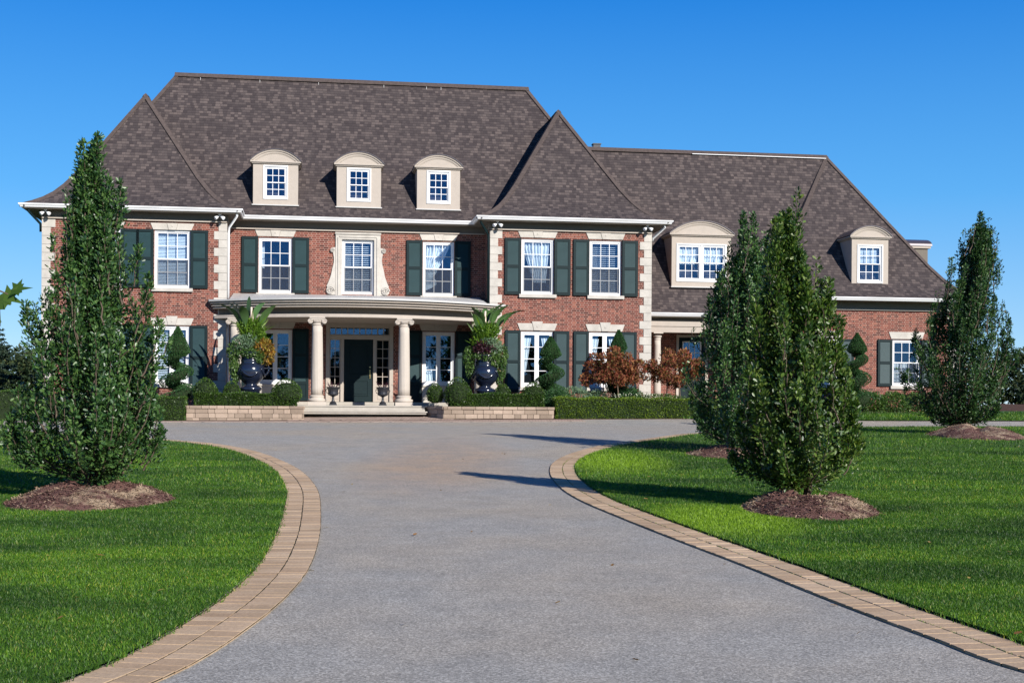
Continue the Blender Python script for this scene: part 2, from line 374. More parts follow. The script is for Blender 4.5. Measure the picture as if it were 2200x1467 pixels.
def shutter(a,b,c,d,v,panel_bottom=False):
    y0,y1=v-.075,v-.012; st=.095; mb=MB()
    if panel_bottom: zs=[c,c+.14,c+.62,c+.74,c+.74+(d-c-.74)*.47,c+.86+(d-c-.74)*.47,d-.10,d]
    else: m=c+(d-c)*.47; zs=[c,c+.12,m,m+.12,d-.10,d]
    mb.box(a,a+st,y0,y1,c,d); mb.box(b-st,b,y0,y1,c,d)
    for k in range(0,len(zs),2): mb.box(a+st,b-st,y0,y1,zs[k],zs[k+1])
    if panel_bottom:
        mb.box(a+st,b-st,y0+.025,y1,zs[1],zs[2]); mb.box(a+st+.05,b-st-.05,y0+.012,y0+.0255,zs[1]+.05,zs[2]-.05)
    s=H(mb,'shutter','teal',bevel=.004)
    lm=MB()
    for k in range(1,len(zs)-1,2):
        if panel_bottom and k==1: continue
        z=zs[k]
        while z<zs[k+1]-.01:
            lm.quad((a+st,y0+.012,z),(b-st,y0+.012,z),(b-st,y0+.028,z+.036),(a+st,y0+.028,z+.036)); lm.quad((a+st,y0+.010,z-.004),(b-st,y0+.010,z-.004),(b-st,y0+.012,z),(a+st,y0+.012,z)); z+=.040
        lm.quad((a+st,y0+.044,zs[k]),(b-st,y0+.044,zs[k]),(b-st,y0+.044,zs[k+1]),(a+st,y0+.044,zs[k+1]))
    H(lm,'louvre','louvre',s)
def lintel(a,b,z,v,key=True,h=.25):
    m=(a+b)/2; e=.04; f=.10
    mb=MB(); ka,kb,kt=.13,.19,h+(.07 if key else 0)
    mb.prism([(a-e,z),(m-ka-.006,z),(m-kb-.006,z+h),(a-e-f,z+h)],v-.03,v+.05)
    mb.prism([(m+ka+.006,z),(b+e,z),(b+e+f,z+h),(m+kb+.006,z+h)],v-.03,v+.05)
    mb.prism([(m-ka,z),(m+ka,z),(m+kb*(1.08 if key else 1),z+kt),(m-kb*(1.08 if key else 1),z+kt)],v-.05,v+.05)
    for q in (0,1):    # small round boss on the key block
        mb.v+= []; 
    n=len(mb.v); cz=z+h*.55; r=.035
    for q in range(10): g=2*math.pi*q/10; mb.v.append((m+r*math.cos(g),v-.05,cz+r*math.sin(g)))
    for q in range(10): g=2*math.pi*q/10; mb.v.append((m+r*.7*math.cos(g),v-.062,cz+r*.7*math.sin(g)))
    for q in range(10): q2=(q+1)%10; mb.f.append((n+q,n+q2,n+10+q2,n+10+q)); mb.uv.append(None)
    mb.f.append(tuple(n+10+q for q in range(10))); mb.uv.append(None)
    H(mb,'lintel','stone')
def sill(a,b,z,v,h=.13,par=None):
    mb=MB(); mb.box(a-.09,b+.10,v-.09,v+.06,z-h,z-.002); H(mb,'sill','stone',par,bevel=.008)
# upper left wing
rng=random.Random(3)
for (a,b,c,d) in LWu:
    f,y=double_hung(a,b,c,d,0); blind(a+.08,b-.08,c+.1,d-.08,y,f); lintel(a,b,d,0,False,.24); sill(a,b,c,0)
    shutter(a-.63,a-.02,c,d,0); shutter(b+.02,b+.63,c,d,0)
for (a,b,c,d) in LWl:
    f,y=casement(a,b,c,d,0); blind(a+.08,b-.08,c+.1,d-.08,y,f,.06,.5); lintel(a,b,d+.03,0,True,.25); sill(a,b,c,0)
    shutter(a-.63,a-.02,c-.2,d+.02,0); shutter(b+.02,b+.63,c-.2,d+.02,0)
for k,(a,b,c,d) in enumerate(RWu):
    f,y=double_hung(a,b,c,d,0); lintel(a,b,d+.05,0,False,.24); sill(a,b,c,0)
    if k==0: curtain(lambda t,a=a,b=b,c=c,d=d:(a+.1+.45*max(0,t-.15),b-.12-.15*t,d-.1-(1.5)*t),y,f,8,.05)
    else: blind(a+.08,b-.08,c+.1,d-.08,y,f,.075,.22)
    shutter(a-.63,a-.02,c-.02,d+.02,0); shutter(b+.02,b+.63,c-.02,d+.02,0)
for k,(a,b,c,d) in enumerate(RWl):
    f,y=casement(a,b,c,d,0); lintel(a,b,d+.03,0,True,.26); sill(a,b,c,0)
    curtain(lambda t,a=a,c=c,d=d:(a+.09,a+.42-.2*t,d-.25-1.3*t),y,f,3,.03); curtain(lambda t,b=b,c=c,d=d:(b-.42+.2*t,b-.09,d-.25-1.3*t),y,f,3,.03)
    shutter(a-.60,a-.02,c-.2,d+.02,0); shutter(b+.02,b+.60,c-.2,d+.02,0)
# main wall
for k,(a,b,c,d) in enumerate(MWu):
    f,y=double_hung(a,b,c,d,PM)
    if k==0:
        curtain(lambda t,a=a,b=b,c=c,d=d:(a+.12,a+.20,d-.1-1.0*t),y+.2,f,1,.02)
    if k==1: blind(a+.08,b-.08,c+.1,d-.08,y,f,.075,.28)
    if k==2: curtain(lambda t,a=a,b=b,c=c,d=d:(a+.09,b-.15-.95*(t**1.2)+(.28 if t>.72 else 0)*math.sin((t-.72)/.28*3.14) ,d-.1-1.75*t),y,f,8,.05)
    if k!=1:
        lintel(a,b,d+.05,PM,False,.24); sill(a,b,c,PM,.14)
        shutter(a-.63,a-.02,c,d+.03,PM); shutter(b+.02,b+.63,c,d+.03,PM)
# stone surround with volutes round the middle window
a,b,c,d=MWu[1]; mb=MB(); v=PM
mb.box(a-.24,a,v-.07,v+.06,c-.05,d); mb.box(b,b+.24,v-.07,v+.06,c-.05,d); mb.box(a-.24,b+.24,v-.07,v+.06,d,d+.26)
mb.box(a-.26,b+.26,v-.11,v-.071,d+.19,d+.262); mb.box(a-.16,a-.10,v-.10,v-.071,c-.05,d+.08); mb.box(b+.10,b+.16,v-.10,v-.071,c-.05,d+.08); mb.box(a-.10,b+.10,v-.10,v-.071,d+.08,d+.13)
sur=H(mb,'window_surround','stone',bevel=.006)
for sgn,x in ((-1,a-.24),(1,b+.24)):
    mb=MB(); pts=[]
    for q in range(13):
        t=q/12; zz=d-.45-(d-.45-c-.30)*t; wd=.11+.22*max(0,(t-.35)/.65)**2.0-.05*math.sin(min(1,t/.5)*math.pi)
        pts.append((x+sgn*wd,zz))
    out=[(x,d-.30),(x,c-.03),(x+sgn*.16,c-.03)]+pts[::-1]+[(x+sgn*.10,d-.32)]
    if sgn<0: out=out
    else: out=out[::-1]
    mb.prism(out,v-.05,v+.04)
    for (cx,cz,rr) in ((x+sgn*.19,c+.13,.16),(x+sgn*.12,d-.42,.085)):
        sp=[(cx+rr*1.0*math.cos(q*.5)*(1-q/34),v-.075-.001*q,cz+rr*math.sin(q*.5)*(1-q/34)) for q in range(28)]
        mb.tube(sp,rr*.16,6); mb.tube([(cx,v-.06,cz),(cx,v+.03,cz)],rr,20)
    H(mb,'scroll','stone',sur)
for k,(a,b,c,d) in enumerate(MWl):
    f,y=casement(a,b,c,d,PM)
    if k==1: curtain(lambda t,a=a,c=c,d=d:(a+.1,a+.35+.12*t,d-1.1-.85*t),y+.1,f,3,.03)
    mb=MB(); mb.box(a,b,PM-.02,PM+.01,1.72,c); mb.box(a+.12,b-.12,PM-.035,PM-.021,1.84,c-.12); mb.box(a-.03,b+.03,PM-.06,PM-.021,c-.06,c-.004); H(mb,'apron_panel','stone',bevel=.005)
    lintel(a,b,d+.04,PM,False,.30)
    shutter(a-.62,a-.02,1.76,d+.04,PM,True); shutter(b+.02,b+.62,1.76,d+.04,PM,True)
# front door group
mb=MB(); v=PM; a,b=DOORH[0],DOORH[1]
mb.box(a,a+.14,v-.06,v+.14,1.73,4.71); mb.box(b-.14,b,v-.06,v+.14,1.73,4.71); mb.box(a+.14,b-.14,v-.06,v+.14,4.56,4.71); mb.box(a-.06,b+.06,v-.10,v-.061,4.62,4.745)
mb.box(a+.14,b-.14,v-.04,v+.14,4.10,4.26)
for x0,x1 in ((-9.33,-9.20),(-8.10,-7.99)): mb.box(x0,x1,v-.05,v+.14,1.73,4.10)
for x0,x1 in ((a+.14,-9.33),(-7.99,b-.14)): mb.box(x0,x1,v+.02,v+.12,1.73,2.34); mb.box(x0+.06,x1-.06,v+.005,v+.019,1.83,2.26)
df=H(mb,'door_frame','taupe',bevel=.006)
mb=MB(); g=MB()
x0,x1=a+.14,b-.14; frame_ring(mb,x0,x1,4.26,4.56,.03,v+.03,v+.07)
for k in range(1,10): x=x0+(x1-x0)*k/10; mb.box(x-.02,x+.02,v+.03,v+.06,4.29,4.53)
g.box(x0+.01,x1-.01,v+.045,v+.05,4.27,4.55)
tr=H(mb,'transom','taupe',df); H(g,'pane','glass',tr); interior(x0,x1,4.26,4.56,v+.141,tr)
for (x0,x1) in ((a+.14,-9.33),(-7.99,b-.14)):
    mb=MB(); g=MB(); z0,z1=2.34,4.10; frame_ring(mb,x0,x1,z0,z1,.035,v+.03,v+.07); m=(x0+x1)/2; mb.box(m-.011,m+.011,v+.035,v+.06,z0+.035,z1-.035)
    for k in range(1,5):
        z=z0+(z1-z0)*k/5; mb.box(x0+.035,m-.011,v+.035,v+.06,z-.011,z+.011); mb.box(m+.011,x1-.035,v+.035,v+.06,z-.011,z+.011)
    g.box(x0+.02,x1-.02,v+.045,v+.05,z0+.02,z1-.02)
    s_=H(mb,'sidelight','taupe',df); H(g,'pane','glass',s_); interior(x0,x1,z0,z1,v+.141,s_)
mb=MB(); x0,x1=-9.20,-8.10
mb.box(x0,x1,v+.03,v+.09,1.74,4.10)
for (z0,z1) in ((1.95,2.55),(2.75,3.92)):
    frame_ring(mb,x0+.17,x1-.17,z0,z1,.035,v+.012,v+.029); mb.box(x0+.25,x1-.25,v+.018,v+.029,z0+.08,z1-.08)
dr=H(mb,'front_door','teal',bevel=.004)
mb=MB(); mb.box(x1-.14,x1-.09,v+.01,v+.03,2.62,2.95); mb.tube([(x1-.115,v+.0,2.66),(x1-.115,v-.05,2.70),(x1-.115,v-.05,2.86),(x1-.115,v,2.9)],.012,8); mb.tube([(x1-.115,v+.02,3.05),(x1-.115,v-.02,3.05)],.03,12)
H(mb,'handle','brass',dr)

# quoins
def quoin(u_edge,sgn,v,ztop,wide_first,side=None,n=24):
    mb=MB(); z=ztop; k=0
    while z>1.0 and k<n:
        wdt=.44 if (k%2==0)==wide_first else .28
        a,b=(u_edge-.022,u_edge+wdt) if sgn>0 else (u_edge-wdt,u_edge+.022)
        mb.box(a,b,v-.024,v+.04 if side is None else v+side*wdt*.8,z-.3+.007,z); z-=.3; k+=1
    H(mb,'quoin','stone',bevel=.006)
quoin(WL[0],1,0,8.155,True,.5); quoin(WL[1],-1,0,8.155,False,.5); quoin(WR[0],1,0,8.155,True,.5); quoin(WR[1],-1,0,8.155,False,.5)
# frieze, soffit, trim, gutters
def eave(u0,u1,vw,zt,ov=.6,ends=True,hb=.27):
    """front eave of a wall at v=vw: frieze board, thin trim, soffit and gutter. zt = gutter top"""
    mb=MB(); mb.box(u0,u1,vw-.05,vw-.002,zt-.16-hb,zt-.158); H(mb,'frieze','taupe_shade')
    mb=MB(); mb.box(u0-.01,u1+.01,vw-.085,vw-.051,zt-.16-hb-.01,zt-.16-hb+.035); H(mb,'frieze_trim','taupe')
    a,b=(u0-ov,u1+ov) if ends else (u0,u1)
    return a,b
def gutter(path,zt):          # path of (u,v) points of the outer edge, outward to the right-hand side of travel
    mb=MB(); prof=[(0,-.13),(.05,-.13),(.085,-.06),(.11,-.05),(.115,0),(.095,0),(.09,-.035),(0,-.035)]
    P=[Vector((p[0],p[1])) for p in path]; rings=[]
    for k,p in enumerate(P):
        d0=(P[k]-P[k-1]).normalized() if k else (P[1]-P[0]).normalized(); d1=(P[k+1]-P[k]).normalized() if k<len(P)-1 else d0
        n0=Vector((d0.y,-d0.x)); n1=Vector((d1.y,-d1.x)); n=(n0+n1); n=n/max(n.dot(n0),.3) if n.length>0 else n0
        rings.append(len(mb.v))
        for (o,z) in prof: mb.v.append((p.x+n.x*o,p.y+n.y*o,zt+z))
    q=len(prof)
    for k in range(len(P)-1):
        for j in range(q): j2=(j+1)%q; mb.f.append((rings[k]+j,rings[k+1]+j,rings[k+1]+j2,rings[k]+j2)); mb.uv.append(None)
    mb.f.append(tuple(rings[0]+j for j in range(q))); mb.f.append(tuple(rings[-1]+j for j in range(q-1,-1,-1))); mb.uv+=[None,None]
    return H(mb,'gutter','white')
Z0=8.58; EL,ER=-20.5,2.9; VL=(-13.0,-4.33)    # eave lines
eave(WL[0],WL[1],0,8.61); eave(WR[0],WR[1],0,8.61); eave(WL[1],WR[0],PM,8.61)
mb=MB(); mb.box(WL[0]-.05,WL[0]-.002,-.05,10.4,8.18,8.45); mb.box(WR[1]+.002,WR[1]+.05,-.05,10.4,8.18,8.45); mb.box(WL[1]+.002,WL[1]+.05,-.05,PM-.051,8.18,8.45); mb.box(WR[0]-.05,WR[0]-.002,-.05,PM-.051,8.18,8.45); H(mb,'frieze','taupe_shade')
mb=MB(); mb.slab([(EL,-.5),(VL[0],-.5),(VL[0],1.1),(VL[1],1.1),(VL[1],-.5),(ER,-.5),(ER,10.9),(EL,10.9)],8.452,8.50); H(mb,'soffit','taupe_shade')
gutter([(EL,10.9),(EL,-.5),(VL[0],-.5),(VL[0],1.1),(VL[1],1.1),(VL[1],-.5),(ER,-.5),(ER,10.9)],8.62)
# roofs ------------------------------------------------------------
TS=[0,.15,.3,.45,.6,.75,.9,1.05,1.2,1.4,1.6,2.0,2.6,3.2,3.77,4.25,4.7]
def P1(t): return float(np.interp(t,[0,.3,.6,.9,1.2,1.6,3.77,4.7,6.0],[0,.15,.33,.57,.90,1.44,4.85,6.30,8.3]))
def lens(ts,pf): 
    L=[0]
    for a,b in zip(ts[:-1],ts[1:]): L.append(L[-1]+math.hypot(b-a,pf(b)-pf(a)))
    return L
def roof_rows(mb,rows,slen,uaxis=0):      # rows: list of (pointA,pointB)
    for k in range(len(rows)-1):
        a,b=rows[k]; c,d=rows[k+1]
        U=lambda p:p[uaxis]
        mb.quad(a,b,d,c,[(U(a),slen[k]),(U(b),slen[k]),(U(d),slen[k+1]),(U(c),slen[k+1])])
ew=.5; TMAX=4.7
SL=lens(TS,P1)
mb=MB(); zf=lambda t:Z0+P1(t)
ve=-.52; vm=1.08; EL2,ER2=EL-.02,ER+.02; VLa,VRa=VL[0]+.02,VL[1]-.02
wr=(VLa-EL2)/2    # wing half width
kk=wr/3.77
WT=[t for t in TS if t<=3.77]; nW=len(WT)
# left wing front, right wing front
roof_rows(mb,[((EL2+t*kk,ve+t,zf(t)),(VLa-t*kk,ve+t,zf(t))) for t in WT],SL)
wr2=(ER2-VRa)/2; k2=wr2/3.77
roof_rows(mb,[((VRa+t*k2,ve+t,zf(t)),(ER2-t*k2,ve+t,zf(t))) for t in WT],SL)
# inner wing slopes back to the main slope
roof_rows(mb,[((VLa-t*kk,ve+t,zf(t)),(VLa-t*kk,vm+t,zf(t))) for t in WT],SL,1)
roof_rows(mb,[((VRa+t*k2,vm+t,zf(t)),(VRa+t*k2,ve+t,zf(t))) for t in WT],SL,1)
# main front
def mainrow(t):
    if t<=3.77: return ((VLa-t*kk,vm+t,zf(t)),(VRa+t*k2,vm+t,zf(t)))
    return ((EL2+t*kk,vm+t,zf(t)),(ER2-t*k2,vm+t,zf(t)))
roof_rows(mb,[mainrow(t) for t in TS],SL)
vb=vm+2*4.7
def siderow(t,x): 
    v0=ve+t if t<=3.77 else vm+t
    return (v0,vb-t)
rows=[]
for t in TS:
    v0,v1=siderow(t,0); rows.append(((EL2+t*kk,v1,zf(t)),(EL2+t*kk,v0,zf(t))))
    if t==3.77: rows.append(((EL2+t*kk,v1,zf(t)),(EL2+t*kk,vm+t,zf(t))))
sl2=[]; 
for t,s_ in zip(TS,SL): sl2.append(s_); 
i=TS.index(3.77); sl2.insert(i+1,SL[i])
roof_rows(mb,rows,sl2,1)
rows=[]
for t in TS:
    v0,v1=siderow(t,0); rows.append(((ER2-t*k2,v0,zf(t)),(ER2-t*k2,v1,zf(t))))
    if t==3.77: rows.append(((ER2-t*k2,vm+t,zf(t)),(ER2-t*k2,v1,zf(t))))
roof_rows(mb,rows,sl2,1)
roof_rows(mb,[((ER2-t*k2,vb-t,zf(t)),(EL2+t*kk,vb-t,zf(t))) for t in TS],SL)
roof=H(mb,'roof','shingle')
def cap(path,wd=.13,name='ridge_cap',mat='trimcap',par=None,h=.035):
    mb=MB(); P=[Vector(p) for p in path]; n=len(P); 
    for k in range(n):
        t=(P[min(k+1,n-1)]-P[max(k-1,0)]).normalized(); s=t.cross(Vector((0,0,1))).normalized(); up=Vector((0,0,1))
        drop=wd*.75 if abs(t.z)>.1 else wd*1.0
        mb.v+=[tuple(P[k]-s*wd-up*(drop-h*.5)),tuple(P[k]-s*wd-up*(drop-h*1.4)),tuple(P[k]+up*h*1.4),tuple(P[k]+s*wd-up*(drop-h*1.4)),tuple(P[k]+s*wd-up*(drop-h*.5))]
    for k in range(n-1):
        for j in range(4): a=k*5+j; mb.f.append((a,a+1,a+6,a+5)); mb.uv.append(None)
    return H(mb,name,mat,par or roof)
cap([(EL2+t*kk,ve+t,zf(t)) for t in WT]); cap([(VLa-t*kk,ve+t,zf(t)) for t in WT]); cap([(VRa+t*k2,ve+t,zf(t)) for t in WT]); cap([(ER2-t*k2,ve+t,zf(t)) for t in WT])
cap([(EL2+t*kk,vm+t,zf(t)) for t in TS if t>=3.77]); cap([(ER2-t*k2,vm+t,zf(t)) for t in TS if t>=3.77])
TR=4.7; RZ=zf(TR); RU0,RU1=EL2+TR*kk,ER2-TR*k2
cap([(RU0-.1,vm+TR,RZ),((RU0+RU1)/2,vm+TR,RZ),(RU1+.1,vm+TR,RZ)],.16)
cap([(EL2+3.77*kk,ve+3.77,zf(3.77)),(EL2+3.77*kk,vm+3.77,zf(3.77))]); cap([(ER2-3.77*k2,ve+3.77,zf(3.77)),(ER2-3.77*k2,vm+3.77,zf(3.77))])
for u in (-14.9,-12.55,-10.2,-7.55,-5.8,-5.2):
    mb=MB(); tt=4.7-.12; mb.box(u-.008,u+.008,vm+tt-.05,vm+tt+.0,zf(tt)-.12,zf(tt)+.03); H(mb,'snow_clip','flash',roof)
# downpipes
def pipe(path,mat='white'): H(MB().tube(path,.045,8),'downpipe',mat,smooth=True)
pipe([(-13.10,-.42,8.50),(-13.10,-.40,8.38),(-13.40,.05,8.02),(-13.42,.06,7.8),(-13.42,.06,5.45)]); pipe([(-13.42,.10,5.0),(-13.42,.10,1.2)])
pipe([(-4.25,-.42,8.50),(-4.25,-.40,8.38),(-3.93,.05,8.02),(-3.91,.06,7.8),(-3.91,.06,5.45)],'teal')  # right wing's inner pipe coloured dark to stand for its shadow
pipe([(2.72,-.42,8.50),(2.74,-.40,8.38),(2.40,.05,8.02),(2.38,.10,7.9)]); pipe([(-20.3,-.42,8.50),(-20.3,-.40,8.36),(-19.98,.05,7.98),(-19.98,.10,7.7)],'teal')
# floodlights under the soffit
def flood(u,v,z):
    mb=MB(); mb.tube([(u,v,z),(u,v,z-.03)],.06,12); mb.tube([(u,v,z-.03),(u,v,z-.08)],.018,8); base=H(mb,'floodlight','white',smooth=False)
    for s in (-1,1):
        m=MB(); p0=Vector((u+s*.03,v-.01,z-.08)); d=Vector((s*.75,-.5,-.55)).normalized()
        m.tube([p0,p0+d*.05,p0+d*.10,p0+d*.17,p0+d*.175],[.02,.035,.055,.07,.05],12); H(m,'lamp_head','lampglass',base,smooth=True)
for (u,v) in ((-19.75,-.28),(-13.72,-.28),(-3.62,-.28),(2.1,-.28)): flood(u,v,8.45)

# dormers -----------------------------------------------------------
def roof_v(z,pf,z0,v0):      # plan position where the slope reaches height z
    lo,hi=0,6
    for _ in range(40):
        m=(lo+hi)/2
        if z0+pf(m)<z: lo=m
        else: hi=m
    return v0+lo
def dormer(uc,w,zb,zc,arch,win,vf,pf,z0,v0,double=False,shade=None):
    """front face at v=vf; w=body width; zb bottom; zc cornice line; win=(u0,u1,z0,z1)"""
    a,b=uc-w/2,uc+w/2; ov=.11
    mb=MB(); holes=[win]; wallface(mb,a,b,zb,zc,vf,holes,.15)
    vb_=roof_v(zc,pf,z0,v0)+.15; vb2=roof_v(zb,pf,z0,v0)
    n=6; 
    for x,fl in ((a,0),(b,1)):
        p=[(x,vf,zb),(x,vf,zc),(x,vb_,zc),(x,max(vf+.02,vb2),zb)]
        mb.poly(p if fl==0 else p[::-1])
    d=H(mb,'dormer','taupe')
    # cornice and arched pediment
    mb=MB()
    mb.box(a-ov*.5,b+ov*.5,vf-.06,vb_,zc,zc+.045); mb.box(a-ov,b+ov,vf-.11,vb_+.1,zc+.045,zc+.10)
    H(mb,'cornice','taupe',d,bevel=.006)
    n=18; A,B=a-ov,b+ov; m=(A+B)/2; hw=(B-A)/2; zt=zc+.10; Rr=(hw*hw+arch*arch)/(2*arch); th=math.asin(min(1,hw/Rr))
    def arc(off,y): 
        return [(m+(Rr+off)*math.sin(-th+2*th*k/n),y,zt-(Rr-arch)+(Rr+off)*math.cos(-th+2*th*k/n)) for k in range(n+1)]
    mb=MB(); fr=arc(-.13,vf-.03); mb.poly([(x,y,max(z,zt)) for x,y,z in fr][::-1])
    H(mb,'pediment','taupe',d)
    vt=roof_v(zt+arch,pf,z0,v0)+.35
    mb=MB(); steps=[(-.16,vf-.035),(-.12,vf-.06),(-.07,vf-.065),(-.06,vf-.10),(-.015,vf-.11),(0,vf-.14)]
    R_=[arc(o,y) for o,y in steps]
    R_=[[(x,y,max(z,zt)) for x,y,z in r] for r in R_]
    for r0,r1 in zip(R_[:-1],R_[1:]):
        for k in range(n): mb.quad(r0[k],r0[k+1],r1[k+1],r1[k])
    H(mb,'arch_moulding','taupe',d)
    mb=MB(); r0=arc(.003,vf-.142); r1=arc(.003,vt); r2=arc(.028,vf-.142); r3=arc(.028,vt)
    for k in range(n): mb.quad(r2[k],r2[k+1],r3[k+1],r3[k]); mb.quad(r0[k+1],r0[k],r2[k],r2[k+1])
    H(mb,'dormer_roof','metal_roof',d,smooth=False)
    mb=MB(); mb.box(a-.04,b+.04,vf-.09,vf+.02,zb-.03,zb+.012); H(mb,'flashing','flash',d)
    x0,x1,y0,y1=win
    # white casing proud of the face
    mb=MB(); frame_ring(mb,x0-.05,x1+.05,y0-.05,y1+.05,.05,vf-.03,vf-.004); H(mb,'casing','white',d)
    rng_=[(x0,x1)] if not double else [(x0,(x0+x1)/2-.03),((x0+x1)/2+.03,x1)]
    if double:
        mb=MB(); mb.box((x0+x1)/2-.03,(x0+x1)/2+.03,vf-.01,vf+.1,y0,y1); H(mb,'mullion','white',d)
    for (p,q) in rng_:
        f=MB(); fw=.045; y_=vf+.01; frame_ring(f,p,q,y0,y1,fw,y_,y_+.11,.06); mid=(y0+y1)/2
        g=MB()
        for (za,zb_,yy) in ((mid-.02,y1-fw,y_+.02),(y0+.06,mid+.02,y_+.055)):
            frame_ring(f,p+fw,q-fw,za,zb_,.035,yy,yy+.03); ja,jb,jc,jd=p+fw+.035,q-fw-.035,za+.035,zb_-.035
            for k in (1,2): x=ja+(jb-ja)*k/3; f.box(x-.011,x+.011,yy+.004,yy+.024,jc,jd)
            z=(jc+jd)/2; f.box(ja,jb,yy+.0045,yy+.0235,z-.011,z+.011)
            g.box(p+fw+.01,q-fw-.01,yy+.012,yy+.017,za+.01,zb_-.01)
        H(f,'window_frame','white',d); H(g,'pane','glass',d)
        if shade=='lace': curtain(lambda t,p=p,q=q:(p+.06,q-.06-.25*max(0,t-.5),y1-.06-(y1-y0)*.5*t),vf+.17,d,7,.03)
        if shade=='blind': blind(p+.05,q-.05,mid,y1-.05,vf+.15,d)
    interior(x0,x1,y0,y1,vf+.151,d,.5)
DV=1.95
for uc,wx in ((-11.80,1.68),(-8.665,1.68),(-5.615,1.66)):
    dormer(uc,wx,9.15,10.70,.44,(uc-.41,uc+.41,9.42,10.60),DV,P1,Z0,vm)

# porch ------------------------------------------------------------
PC=-8.69; PHW=5.4
def pv(u,off=0): return -2.4+off+2.15*((u-PC)/PHW)**2
def bow(u0,u1,off,n=28,back=PM-.06):
    us=[u0+(u1-u0)*k/n for k in range(n+1)]
    return [(u,pv(u,off)) for u in us]
def bowslab(mb,u0,u1,off,z0,z1,back=PM-.004):
    pts=bow(u0,u1,off)
    # ends reach in front of the wings: clip back to the wing faces
    mb.slab(pts+[(u1,-.03)]+[(WR[0]-.02,-.03),(WR[0]-.02,back),(WL[1]+.02,back),(WL[1]+.02,-.03)]+[(u0,-.03)],z0,z1)
mb=MB()
for off,z0,z1 in ((0,5.31,5.36),(.13,5.255,5.3095),(.06,5.225,5.2545),(.20,5.165,5.2245),(.13,5.135,5.1645),(.27,5.085,5.1345),(.20,5.055,5.0845),(.30,5.05,5.0545)):
    bowslab(mb,-14.09+off*.7,-3.29-off*.7,off,z0,z1)
pr=H(mb,'porch_cornice','taupe')
mb=MB(); bowslab(mb,-13.75,-3.63,.66,4.82,5.049); H(mb,'porch_frieze','taupe_shade')
mb=MB(); bowslab(mb,-13.9,-3.48,.30,4.70,4.815); H(mb,'architrave','taupe',bevel=.004)
# low sloping metal roof of the porch
mb=MB(); n=28; us=[-14.09+(10.8)*k/n for k in range(n+1)]
for k in range(n):
    p,q=us[k],us[k+1]
    P=(p,pv(p,-.01),5.365); Q=(q,pv(q,-.01),5.365); zz=5.76
    cu=lambda x:min(max(x,WL[1]+.01),WR[0]-.01)
    vbp=PM-.01 if WL[1]<p<WR[0] else -.032; vbq=PM-.01 if WL[1]<q<WR[0] else -.032
    zp=zz if vbp>0 else 5.40; zq=zz if vbq>0 else 5.40
    if (vbp>0)!=(vbq>0): 
        vbp=vbq=PM-.01 if False else -.032; zp=zq=5.40
    mb.quad(P,Q,(q,vbq,zq),(p,vbp,zp))
    mb.quad((p,pv(p,-.01),5.30),(q,pv(q,-.01),5.30),Q,P)
H(mb,'porch_roof','flash')
# floor, threshold, steps
mb=MB()
def fslab(mb,u0,u1,off,z0,z1):
    pts=bow(u0,u1,off); mb.slab(pts+[(u1,PM-.003),(u0,PM-.003)],z0,z1)
fslab(mb,WL[1]+.03,WR[0]-.03,-.12,1.55,1.60); fslab(mb,WL[1]+.03,WR[0]-.03,-.07,.9,1.549)
mb.box(-10.9,-6.4,-2.75,-2.0,1.551,1.601)
mb.box(WL[1]+.03,WR[0]-.03,.95,PM-.005,1.6015,1.725)
H(mb,'porch_floor','step_stone',bevel=.008)
mb=MB(); mb.box(-10.78,-6.42,-3.05,-2.3,1.36,1.405); mb.box(-10.74,-6.46,-3.01,-2.3,1.30,1.359); mb.box(-10.72,-6.48,-2.72,-2.2,1.4055,1.55)
M['paver']=None
H(mb,'steps','step_stone',bevel=.008)
